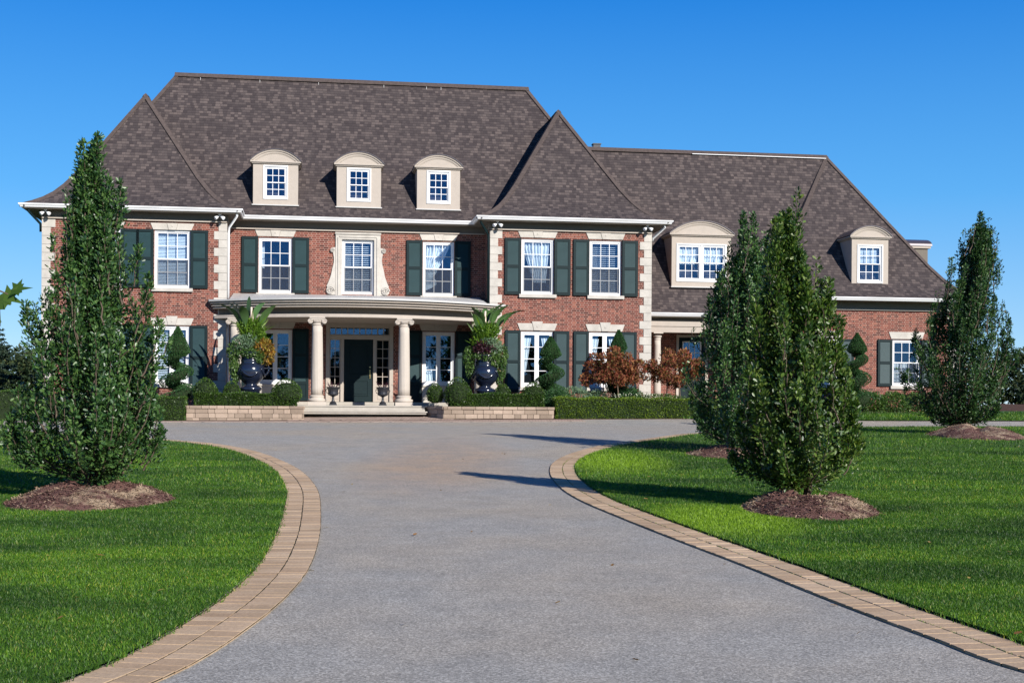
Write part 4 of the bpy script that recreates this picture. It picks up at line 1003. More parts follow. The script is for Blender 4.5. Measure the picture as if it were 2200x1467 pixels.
for i,(mx,my,a,b) in enumerate(MOUNDS):
    mb=MB(); nr,na=12,56; rg=random.Random(i)
    for r in range(nr+1):
        for q in range(na):
            g=2*math.pi*q/na; rr=min(r/nr,.999)*(1+(.05*math.sin(g*4+i)+.03*math.sin(g*9+2*i)) if r==nr else 1)
            x=mx+a*rr*math.cos(g); y=my+b*rr*math.sin(g); z=mound_z(i,mx+a*min(r/nr,.999)*math.cos(g),my+b*min(r/nr,.999)*math.sin(g))+rg.uniform(-.008,.008)
            if r==nr: z=zg(y)+.02
            mb.v.append((x-mx,y-my,z-zg(my)))
    for r in range(nr):
        for q in range(na): q2=(q+1)%na; mb.f.append((r*na+q,(r+1)*na+q,(r+1)*na+q2,r*na+q2)); mb.uv.append(None)
    o=mb.build('mulch_mound',M['mulch'],loc=(mx,my,zg(my)),smooth=True); tag(o,ML[i],'mulch','mulch rings round the lawn trees')
    n=[9000,8000,4000,5000][i]; g=RNG.uniform(0,2*np.pi,n); rr=np.sqrt(RNG.uniform(0,1.0,n)); X=mx+a*rr*np.cos(g); Y=my+b*rr*np.sin(g)
    Z=np.array([mound_z(i,x,y) for x,y in zip(X,Y)])+.006
    D=np.stack([RNG.normal(size=n),RNG.normal(size=n),RNG.normal(size=n)*.3],1)
    Nn=np.stack([RNG.normal(size=n)*.3,RNG.normal(size=n)*.3,np.ones(n)],1)
    leaf_mesh('bark_chips',np.stack([X-mx,Y-my,Z-zg(my)],1),D,RNG.uniform(.02,.055,n),'chip',M['mulch'],parent=o,N=Nn,jit=.3)['kind']='stuff'

# ---------------------------------------------------------------- lawn oaks
M['oak']=leafmat('oak_leaf',[(.010,.034,.010),(.020,.060,.017),(.038,.098,.026),(.068,.140,.036),(.11,.19,.055)],.40,.20,.5,1.3)
M['oak2']=leafmat('oak_leaf_warm',[(.012,.038,.006),(.026,.068,.011),(.050,.105,.017),(.092,.155,.025),(.15,.20,.05)],.42,.24,.5,1.3)
M['oakd']=leafmat('oak_leaf_deep',[(.008,.030,.010),(.016,.048,.015),(.030,.076,.022),(.050,.11,.030),(.085,.15,.045)],.42,.18,.4,1.3)
def oak(name,label,x,y,zb,pxm,cx,y0,env,solos,nsh,nl,ls,mat,seed,trunks,fat=1.0):
    """env: list of (pixel row, left, right) silhouette measured against the tree's own foot, turned into metres at the tree's distance"""
    rg=np.random.default_rng(seed); E=sorted([((y0-r)/pxm,(l-cx)/pxm,(q-cx)/pxm) for r,l,q in env])
    hs=np.array([e[0] for e in E]); ec=np.array([(e[1]+e[2])/2 for e in E]); er=np.array([(e[2]-e[1])/2*fat*(1-.20*max(0,(e[0]/E[-1][0]-.5)/.5)) for e in E])
    c_=lambda h:np.interp(h,hs,ec); r_=lambda h:np.interp(h,hs,er)
    lob=lambda p,h:1+.15*np.sin(3*p+2.1*h+seed*2)+.11*np.sin(5*p-3.7*h+seed)
    root=empty(name,(x,y,zb)); tag(root,label,'tree','columnar oaks on the lawns')
    Hh=hs[-1]; br=MB(); P=[];D=[]
    paths=[]
    for k in range(nsh):
        u=rg.random(); ht=Hh*(.12+.87*u**1.15); 
        # outer shell preferred
        rho=.30+.80*rg.random()**.45; ph=rg.uniform(0,2*np.pi); rho*=lob(ph,ht)
        if ht>Hh*.88: rho*=.75
        low=ht<Hh*.42
        L=rg.uniform(.9,2.3)*(Hh/5)
        h0=max(.12+.12*rg.random(),ht-L); 
        a=np.array([c_(h0)*.55+rg.normal()*.03,rg.normal()*.03,h0]); e=np.array([c_(ht)+r_(ht)*rho*np.cos(ph),r_(ht)*rho*np.sin(ph),ht])
        mh=h0+(ht-h0)*(.12 if low else .34); hr=h0+(ht-h0)*.5; m=np.array([c_(hr)+r_(hr)*rho*1.12*np.cos(ph),r_(hr)*rho*1.12*np.sin(ph),mh])
        paths.append((a,m,e,1.0))
    for k in range(52):          # stray leaders poke out of the outline
        ht=Hh*rg.uniform(.22,.95); ph=rg.uniform(0,2*np.pi); rr=r_(ht)*rg.uniform(.98,1.22)*lob(ph,ht)+.03; L=rg.uniform(.5,1.0)*(Hh/5); h0=max(.2,ht-L)
        e=np.array([c_(ht)+rr*np.cos(ph),rr*np.sin(ph),ht]); r0=r_(h0)*.8; a=np.array([c_(h0)+r0*np.cos(ph),r0*np.sin(ph),h0]); m=np.array([c_(ht)+rr*1.0*np.cos(ph),rr*np.sin(ph),h0+(ht-h0)*.45]); paths.append((a,m,e,.55))
    for (sx,sy) in solos:
        ht=(y0-sy)/pxm; ux=(sx-cx)/pxm; h0=max(.3,ht-.75); a=np.array([c_(h0)+(ux-c_(h0))*.75,-.15,h0]); e=np.array([ux,-.2,ht]); m=np.array([a[0]+(ux-a[0])*.8,-.2,h0+.3]); paths.append((a,m,e,1.15))
    dens=nl/ sum(np.linalg.norm(p[2]-p[0]) for p in paths)
    for (a,m,e,wd) in paths:
        t=np.linspace(0,1,9)[:,None]; q=(1-t)**2*a+2*t*(1-t)*m+t**2*e; q+=rg.normal(size=q.shape)*.012
        br.tube([tuple(v) for v in q],[.014*(1-.75*k/8)*(Hh/5) for k in range(9)],5,False)
        Ln=np.linalg.norm(e-a); n=int(Ln*dens*wd); s=rg.uniform(.12,1,n)**.85
        # clump the leaves into tufts
        s=np.clip(s+.02*np.sin(s*40+rg.random()*6),0,1)[:,None]
        pos=(1-s)**2*a+2*s*(1-s)*m+s**2*e; tan=2*(1-s)*(m-a)+2*s*(e-m); tan/=np.linalg.norm(tan,axis=1,keepdims=True)
        off=rg.normal(size=(n,3)); off/=np.linalg.norm(off,axis=1,keepdims=True); rad=(.03+.17*rg.random((n,1))**1.1)*(1.15-.90*s)*(Hh/5)**.5
        pos=pos+off*rad; d=off*.8+tan*.55+np.array([0,0,.25])+rg.normal(size=(n,3))*.3
        P.append(pos);D.append(d)
    # a few inner twigs fill the heart of the crown
    n=nl//5; h=rg.uniform(.08,.85,n)*Hh; ph=rg.uniform(0,2*np.pi,n); rr=np.sqrt(rg.random(n))*np.where(h<Hh*.4,.88,.74)
    rr=rr*lob(ph,h)*np.where(h>Hh*.55,.8,1); P.append(np.stack([c_(h)+r_(h)*rr*np.cos(ph),r_(h)*rr*np.sin(ph),h],1)); D.append(rg.normal(size=(n,3))+np.array([0,0,.4]))
    P=np.concatenate(P); D=np.concatenate(D); 
    outward=np.stack([P[:,0]-c_(P[:,2]),P[:,1],np.full(len(P),.6)],1)
    nz=np.sin(6.3*P[:,0]+1.5*P[:,2]+seed)*np.sin(5.7*P[:,1]-1.2*P[:,2]+2*seed)+.6*np.sin(11*P[:,0]-2.6*P[:,2]+seed)*np.sin(9*P[:,1]+2.1*P[:,2])
    keep=(P[:,2]>.10)&((nz>-.22)|(rg.random(len(P))<.22)); P,D,outward=P[keep],D[keep],outward[keep]
    tk=MB()
    for (dx,dy) in trunks:
        pts=[(dx*.5,dy*.5,-.12),(dx,dy,.25),(c_(Hh*.3)+dx*1.6,dy*1.6,Hh*.3),(c_(Hh*.6)+dx,dy,Hh*.6),(c_(Hh*.85),0,Hh*.85)]
        tk.tube(pts,[.055*Hh/5,.042*Hh/5,.032*Hh/5,.02*Hh/5,.008],9,False)
    T=tk.build('trunk',M['bark'],root,smooth=True); br.build('branches',M['bark'],T,smooth=True)
    sz=rg.uniform(.65,1.25,len(P))*ls
    leaf_mesh('crown',P,D,sz,'oak',mat,parent=root,N=outward,jit=.95,rng=rg)
    return root
envL=[(1046,150,240),(1030,120,275),(1000,92,300),(950,55,335),(900,50,335),(850,60,335),(800,65,325),(750,82,322),(700,92,318),(650,95,305),(600,102,292),(550,110,280),(500,118,262),(450,132,245),(420,138,232),(380,150,225),(340,165,218),(300,180,214)]
oak('oak_tree','tall dark green columnar oak on the left lawn in front of the left wing',-5.62,18.0,.46,161,190,1058,envL,[(262,400),(345,690),(60,658),(80,662),(8,915),(30,905),(180,312),(212,302),(350,925),(345,880),(300,535),(235,392),(150,420),(120,520),(322,600),(95,700)],95,76000,.058,M['oak'],1,[(-.05,0),(.06,.02),(.0,-.03)],.89)
envR=[(1056,1660,1780),(1030,1630,1795),(1000,1612,1812),(950,1594,1836),(900,1585,1836),(850,1585,1812),(800,1592,1795),(750,1602,1782),(700,1614,1770),(650,1628,1758),(600,1640,1745),(550,1650,1732),(500,1656,1712),(450,1672,1700),(412,1690,1706)]
oak('oak_tree','front right columnar oak with a bent top shoot, nearest tree on the right lawn',3.78,17.6,.46,165,1722,1068,envR,[(1795,680),(1745,557),(1702,412),(1775,640),(1838,940),(1830,860),(1660,470),(1640,540),(1770,600),(1615,650),(1800,760)],85,66000,.058,M['oak2'],2,[(-.10,0),(.07,.02),(.12,-.03)],1.02)
env3=[(955,1540,1640),(930,1510,1670),(900,1500,1685),(850,1484,1690),(800,1476,1690),(750,1500,1690),(700,1518,1680),(650,1528,1670),(600,1538,1660),(550,1562,1648),(500,1578,1640),(466,1590,1622)]
oak('oak_tree','blue-green columnar oak behind and left of the front right oak',4.54,28.0,.73,103.6,1570,968,env3,[(1590,462),(1612,462)],80,54000,.066,M['oak'],3,[(-.06,0),(.06,.02)],1.10)
env4=[(912,2030,2110),(885,1998,2138),(850,1978,2152),(800,1966,2158),(750,1972,2158),(700,1996,2154),(650,2010,2148),(600,2036,2148),(550,2046,2142),(500,2066,2138),(458,2092,2130)]
oak('oak_tree','farthest columnar oak, standing alone at the right edge beside the garage',12.18,36.5,1.0,79.5,2068,926,env4,[(1965,735),(2142,560),(2100,458)],100,74000,.070,M['oakd'],4,[(-.08,0),(.08,.02),(0,.05)],.96)

# ---------------------------------------------------------------- planters, hedges, topiary, urns
M['box']=leafmat('boxwood_leaf',[(.022,.050,.010),(.036,.080,.014),(.055,.11,.018),(.085,.145,.022)],.4,.25,.4,2.5)
M['privet']=leafmat('privet_leaf',[(.045,.085,.008),(.080,.145,.012),(.13,.20,.018),(.19,.26,.03)],.4,.25,.4,2.5)
M['juniper']=leafmat('juniper_leaf',[(.016,.050,.020),(.028,.080,.028),(.042,.11,.036),(.06,.14,.045)],.5,.2,.3,3)
M['dark_core']=plain('shaded_twigs',(.018,.028,.012),.95,.3,10,.4,.1)
M['hyd']=leafmat('hydrangea_flower',[(.10,.035,.022),(.20,.05,.035),(.27,.085,.05),(.32,.15,.07),(.10,.10,.03)],.6,.3,.2,2.5)
M['leaf_mid']=leafmat('mid_green_leaf',[(.03,.07,.02),(.05,.11,.025),(.08,.15,.035),(.12,.19,.05)],.4,.3,.45,3)
M['leaf_pale']=leafmat('silver_green_leaf',[(.10,.17,.11),(.16,.24,.16),(.22,.30,.21)],.6,.3,.2,3)
M['leaf_lime']=leafmat('fresh_fern_leaf',[(.06,.13,.015),(.10,.19,.02),(.15,.25,.03)],.4,.35,.4,3)
M['leaf_rust']=leafmat('rust_coleus_leaf',[(.20,.09,.02),(.33,.17,.03),(.28,.24,.05),(.14,.05,.03)],.45,.3,.3,3)
M['leaf_purple']=leafmat('purple_leaf',[(.03,.010,.016),(.06,.016,.03),(.09,.03,.04)],.45,.2,.4,3)
M['leaf_white']=leafmat('white_petal',[(.6,.62,.5),(.75,.75,.68)],.6,.3,.2,3)
def planter(label,path,ztop,zbot,seed):
    """segmental block wall; path in (u,v), outer face on the right-hand side of travel"""
    rg=random.Random(seed); u0,v0=path[0]; ox,oy=W(u0,v0); mb=MB()
    root=empty('planter_wall',(ox,oy,zbot),TH); tag(root,label,'planter','block planters in front of the house')
    crs=[(ztop-.10,ztop,.03,.34)]; z=ztop-.10
    while z>zbot-.1: crs.append((z-.155,z-.006,0,.30)); z-=.155
    capmb=MB()
    for ci,(z0,z1,prj,bl) in enumerate(crs):
        tgt=capmb if ci==0 else mb
        for (a,b) in zip(path[:-1],path[1:]):
            A,B=Vector(a),Vector(b); d=(B-A); L=d.length; d.normalize(); n=Vector((d.y,-d.x)); s=-(rg.random()*.2)
            while s<L-.01:
                ln=rg.choice([.22,.34,.42])*(1.15 if ci==0 else 1); s0,s1=max(0,s),min(L,s+ln)
                if s1-s0>.03:
                    o=prj+rg.uniform(-.008,.010); g=.004
                    p=[A+d*(s0+g)+n*o,A+d*(s1-g)+n*o,A+d*(s1-g)-n*.22,A+d*(s0+g)-n*.22]
                    q=[(x.x-u0,x.y-v0) for x in p]; i=len(tgt.v)
                    tgt.v+=[(x,y,z0-zbot) for x,y in q]+[(x,y,z1-zbot) for x,y in q]
                    for f in ((3,2,1,0),(4,5,6,7),(0,1,5,4),(1,2,6,5),(2,3,7,6),(3,0,4,7)): tgt.f.append(tuple(i+k for k in f)); tgt.uv.append(None)
                s+=ln
    mb.build('blocks',M['block'],root,bevel=.012); capmb.build('coping',M['block'],root,bevel=.012)
    return root
pl=planter('long low tan block planter left of the front steps',[(-14.53,-2.0),(-14.53,-3.9),(-10.66,-3.9),(-10.72,-2.6)],1.565,1.0,1)
pr2=planter('low tan block planter right of the front steps with an angled shaded end',[(-6.45,-2.4),(-5.94,-3.9),(-2.1,-3.9),(-2.1,-2.0)],1.585,1.05,2)
for nm,par,pts in (('planter_soil',pl,[(-14.4,-3.75),(-10.8,-3.75),(-10.85,-2.0),(-14.4,-2.0)]),('planter_soil',pr2,[(-5.85,-3.75),(-2.2,-3.75),(-2.2,-2.0),(-6.3,-2.0)])):
    u0,v0=((-14.53,-2.0) if par is pl else (-6.45,-2.4)); zb=par.location.z
    MB().slab([(u-u0,v-v0) for u,v in pts],.1,.50).build(nm,M['soil'],par)
def surf_points_box(u0,u1,v0,v1,z0,z1,n,rg,bumps=.03):
    A=[(u1-u0)*(z1-z0),(u1-u0)*(z1-z0),(v1-v0)*(z1-z0),(v1-v0)*(z1-z0),(u1-u0)*(v1-v0)]; A=np.array(A)/sum(A)
    f=rg.choice(5,n,p=A); a=rg.random(n); b=rg.random(n); P=np.zeros((n,3)); N=np.zeros((n,3))
    for k,(fx_,) in enumerate([(0,),(1,),(2,),(3,),(4,)]):
        m=f==k
        if k<2: P[m]=np.stack([u0+(u1-u0)*a[m],np.full(m.sum(),v0 if k==0 else v1),z0+(z1-z0)*b[m]],1); N[m]=(0,-1 if k==0 else 1,.15)
        elif k<4: P[m]=np.stack([np.full(m.sum(),u0 if k==2 else u1),v0+(v1-v0)*a[m],z0+(z1-z0)*b[m]],1); N[m]=(-1 if k==2 else 1,0,.15)
        else: P[m]=np.stack([u0+(u1-u0)*a[m],v0+(v1-v0)*b[m],np.full(m.sum(),z1)],1); N[m]=(0,0,1)
    P+=N*(bumps*np.sin(P[:,0:1]*5.1+P[:,2:3]*4)+rg.normal(size=(n,1))*.018)
    return P,N
def hedge(label,u0,u1,v0,v1,z0,z1,n,balls=(),seed=0,cat='hedge',mat='box',ls=.05,group='clipped box hedges'):
    rg=np.random.default_rng(seed); ox,oy=W((u0+u1)/2,(v0+v1)/2); cu,cv=(u0+u1)/2,(v0+v1)/2
    root=empty('hedge',(ox,oy,z0),TH); tag(root,label,cat,group)
    core=MB(); core.box(u0-cu+.05,u1-cu-.05,v0-cv+.05,v1-cv-.05,0,z1-z0-.05)
    P,N=surf_points_box(u0-cu,u1-cu,v0-cv,v1-cv,0,z1-z0,n,rg)
    Ps=[P];Ns=[N]
    for (bu,bv,bz,br_,squash) in balls:
        prof=[(max(.01,br_*.9*math.cos(g)),(bz-z0)+br_*squash*.92*math.sin(g)) for g in [(-1.2+2.75*k/8) for k in range(9)]]
        core.lathe(prof,(bu-cu,bv-cv,0),16)
        m=int(n*.11*br_/.4); g=rg.uniform(0,2*np.pi,m); s=rg.uniform(-.8,1,m); c=np.sqrt(1-s*s)
        q=np.stack([c*np.cos(g),c*np.sin(g),s],1); pk=1+.25*np.clip(s,0,1)**4
        Ps.append(np.stack([bu-cu+q[:,0]*br_,bv-cv+q[:,1]*br_,bz-z0+q[:,2]*br_*squash*pk],1)); Ns.append(q)
    P=np.concatenate(Ps);N=np.concatenate(Ns); D=N+rg.normal(size=N.shape)*.8+np.array([0,0,.5])
    core.build('hedge_core',M['dark_core'],root); leaf_mesh('foliage',P-N*.02,D,rg.uniform(.6,1.3,len(P))*ls,'dia',M[mat],parent=root,rng=rg)
    return root
hedge('box hedge with rounded end balls on the left planter',-14.3,-10.95,-3.72,-3.2,1.55,1.98,16000,[(-13.95,-3.35,2.0,.42,.95),(-11.25,-3.4,1.98,.52,.80),(-13.1,-2.9,2.0,.3,1.1)],1)
hedge('box hedge with round ends on the right planter beside the steps',-5.7,-2.45,-3.72,-3.2,1.57,2.02,16000,[(-5.4,-3.4,1.98,.48,1.05),(-2.75,-3.35,1.98,.42,.9),(-6.15,-3.0,1.98,.30,1.1),(-3.75,-2.8,2.0,.3,1.1)],2)
hedge('long straight bright green hedge right of the planters along the drive',-2.05,4.0,-4.0,-3.3,1.12,1.90,24000,(),3,'hedge','privet')
hedge('short square hedge left of the left planter',-15.9,-14.55,-4.1,-3.3,1.02,1.84,7000,(),4)
hedge('far left hedge with yellowish tips behind the left oak',-24.5,-17.2,-4.2,-3.2,1.0,2.0,12000,(),5)
# leafy shrub row under the garage window
def shrubmass(name,label,cat,ell,n,ls,mat,shape='dia',stems=(),group=None,seed=0,inner=.55,upd=.5):
    """ell: ellipsoids (u,v,z,ru,rv,rz) in the house frame"""
    rg=np.random.default_rng(seed); u0,v0=ell[0][0],ell[0][1]; ox,oy=W(u0,v0); zb=zg(oy)+.05
    root=empty(name,(ox,oy,zb),TH); tag(root,label,cat,group); P=[];N=[]
    tot=sum(e[3]*e[5] for e in ell)
    for (u,v,z,a,b,c) in ell:
        m=int(n*a*c/tot); g=rg.uniform(0,2*np.pi,m); s=rg.uniform(-1,1,m); cc=np.sqrt(1-s*s); q=np.stack([cc*np.cos(g),cc*np.sin(g),s],1)
        r=(inner+(1-inner)*rg.random((m,1))**.5)*(1+.10*np.sin(5*g+3*s)[:,None]+rg.normal(size=(m,1))*.05)
        P.append(np.array([u-u0,v-v0,z-zb])+q*r*np.array([a,b,c])); N.append(q)
    P=np.concatenate(P);N=np.concatenate(N); D=N*.8+rg.normal(size=N.shape)*.6+np.array([0,0,upd])
    ok=P[:,2]>0.01; P,N,D=P[ok],N[ok],D[ok]
    leaf_mesh('foliage',P,D,rg.uniform(.6,1.3,len(P))*ls,shape,M[mat],parent=root,N=N,jit=.8,rng=rg)
    if stems:
        mb=MB()
        for (a,b,r) in stems: 
            mb.tube([(a[0]-u0,a[1]-v0,a[2]-zb),((a[0]+b[0])/2-u0+.03,(a[1]+b[1])/2-v0,(a[2]+b[2])/2-zb),(b[0]-u0,b[1]-v0,b[2]-zb)],[r,r*.8,r*.5],7)
        mb.build('stem',M['bark'],root,smooth=True)
    return root
for k,(u,lb) in enumerate(((11.1,'leafy green shrub left of the garage window'),(12.1,'leafy green shrub right under the garage window'),(13.1,'leafy green shrub under the garage window, nearest the farthest oak'))):
    shrubmass('shrub',lb,'shrub',[(u,.0,1.75,.62,.5,.48)],3200,.085,'leaf_mid',seed=20+k,group='shrubs under the garage window')
# hydrangea standards
def hydrangea(label,uc,v,zc,a,c,stems,seed):
    rg=np.random.default_rng(seed); rr=random.Random(seed)
    ell=[(uc+a*.15,v,zc-.05,a*.72,a*.6,c*.66)]+[(uc+a*.92*math.cos(g)*rr.uniform(.5,1.05),v+a*.55*math.sin(g),zc+c*rr.uniform(-.85,.95)*(1-.4*abs(math.cos(g))),*([rr.uniform(.13,.27)]*3)) for g in [k*.27 for k in range(26)]]
    return shrubmass('hydrangea_tree',label,'hydrangea',ell,6500,.10,'hyd',stems=stems,seed=seed,group='rusty hydrangea standards')
hydrangea('rust brown hydrangea standard in front of the right wing window',.22,-2.9,2.88,1.02,.66,[((-.23,-2.9,1.3),(-.15,-2.9,2.6),.035),((.42,-2.9,1.3),(.35,-2.9,2.6),.035),((-.15,-2.9,2.4),(.5,-2.8,2.9),.02)],31)
hydrangea('reddish hydrangea standard in front of the side porch column',2.42,-2.9,3.0,1.0,.66,[((2.08,-2.9,1.3),(2.2,-2.9,2.6),.035),((2.68,-2.9,1.3),(2.6,-2.9,2.7),.035)],32)
# spiral topiary
def spiral(label,u,v,z0,z1,r0,turns,phase,n,seed,cone=.30):
    rg=np.random.default_rng(seed); ox,oy=W(u,v); root=empty('spiral_topiary',(ox,oy,z0),TH); tag(root,label,'topiary','spiral topiaries by the house'); Hh=z1-z0
    zc=Hh*(1-cone); NN=int(30*turns); cen=[];rad=[]
    for k in range(NN+1):
        t=k/NN; z=.15+(zc-.10)*t; w_=1-.50*t; th=phase+2*math.pi*turns*t
        cen.append((r0*.46*w_*math.cos(th),r0*.46*w_*math.sin(th),z)); rad.append(r0*.52*w_)
    pitch=(zc-.1)/turns; sq=min(1,pitch*.29/(r0*.46))
    core=MB(); core.tube(cen,[r*.8*sq for r in rad],12)
    cr=r0*.48; prof=[(cr*.55,zc-.02),(cr*.95,zc+.14*Hh*cone),(cr*.8,zc+.35*Hh*cone),(cr*.42,zc+.7*Hh*cone),(.02,Hh-.02)]
    core.lathe(prof,(0,0,0),14); core.tube([(0,0,-.05),(0,0,Hh*.8)],.03,8); core.build('topiary_core',M['dark_core'],root,smooth=True)
    m=int(n*.75); t=rg.random(m)**.9; k=(t*NN).astype(int).clip(0,NN-1); f=(t*NN-k)[:,None]; Cn=np.array(cen); Rn=np.array(rad)
    c=Cn[k]*(1-f)+Cn[k+1]*f; tan=unit(Cn[k+1]-Cn[k]); up=np.tile([0,0,1.],(m,1)); s=unit(np.cross(tan,up)); b=np.cross(s,tan); g=rg.uniform(0,2*np.pi,m)[:,None]
    nn=s*np.cos(g)+b*np.sin(g)*1.0; P=c+(s*np.cos(g)+b*np.sin(g)*sq)*Rn[k][:,None]*(.93+.10*rg.random((m,1)))
    m2=n-m; t2=rg.random(m2)**1.3; pr_=np.array(prof); zz=zc+(Hh-zc)*t2; rr=np.interp(zz,pr_[:,1],pr_[:,0])*1.12; g=rg.uniform(0,2*np.pi,m2)
    n2=np.stack([np.cos(g),np.sin(g),np.full(m2,.35)],1); P2_=np.stack([rr*np.cos(g),rr*np.sin(g),zz],1)
    P=np.concatenate([P,P2_]); N=unit(np.concatenate([nn,n2])); D=N*.8+np.array([0,0,.7])+rg.normal(size=N.shape)*.35
    leaf_mesh('foliage',P,D,rg.uniform(.6,1.3,len(P))*.042,'dia',M['juniper'],parent=root,N=N,jit=.5,rng=rg)
spiral('spiral topiary in front of the lower left wing window',-14.95,-2.5,1.45,4.25,.80,2.4,2.6,22000,41,.36)
spiral('full spiral topiary in front of the left window of the right wing',-1.95,-2.3,1.55,4.10,.74,2.3,2.9,22000,42,.30)
spiral('slim spiral topiary rising behind the rust hydrangea',.75,-1.4,1.45,4.42,.60,2.3,3.4,22000,43,.26)
spiral('tiered spiral topiary beside the garage wall',10.45,-.25,1.5,4.5,.74,2.8,3.0,22000,44,.26)
# low fill plants behind the long hedge
fl=[(-1.2,-3.0,1.95,.5,.4,.35),(-.3,-2.7,1.9,.4,.3,.3)]
shrubmass('flowering_plant','small pale-leaved plant behind the long hedge near the spiral topiary','plant',fl,2600,.06,'leaf_pale',seed=51)
shrubmass('juniper_shrub','round low juniper under the rust hydrangea','shrub',[(.9,-2.6,1.85,.5,.45,.42)],3600,.055,'juniper',seed=52)
shrubmass('juniper_shrub','round low juniper beside the full spiral topiary',"shrub",[(-1.85,-3.05,1.85,.62,.4,.36)],3600,.055,'juniper',seed=53)
shrubmass('flowering_plant','low plants with white flowers in front of the side porch','plant',[(2.0,-2.9,1.85,1.0,.3,.22)],2600,.055,'leaf_mid',seed=54)
shrubmass('flower_cluster','small white flowers above the long hedge','flowers',[(1.2,-3.1,1.98,1.3,.25,.12)],160,.06,'leaf_white',seed=55)
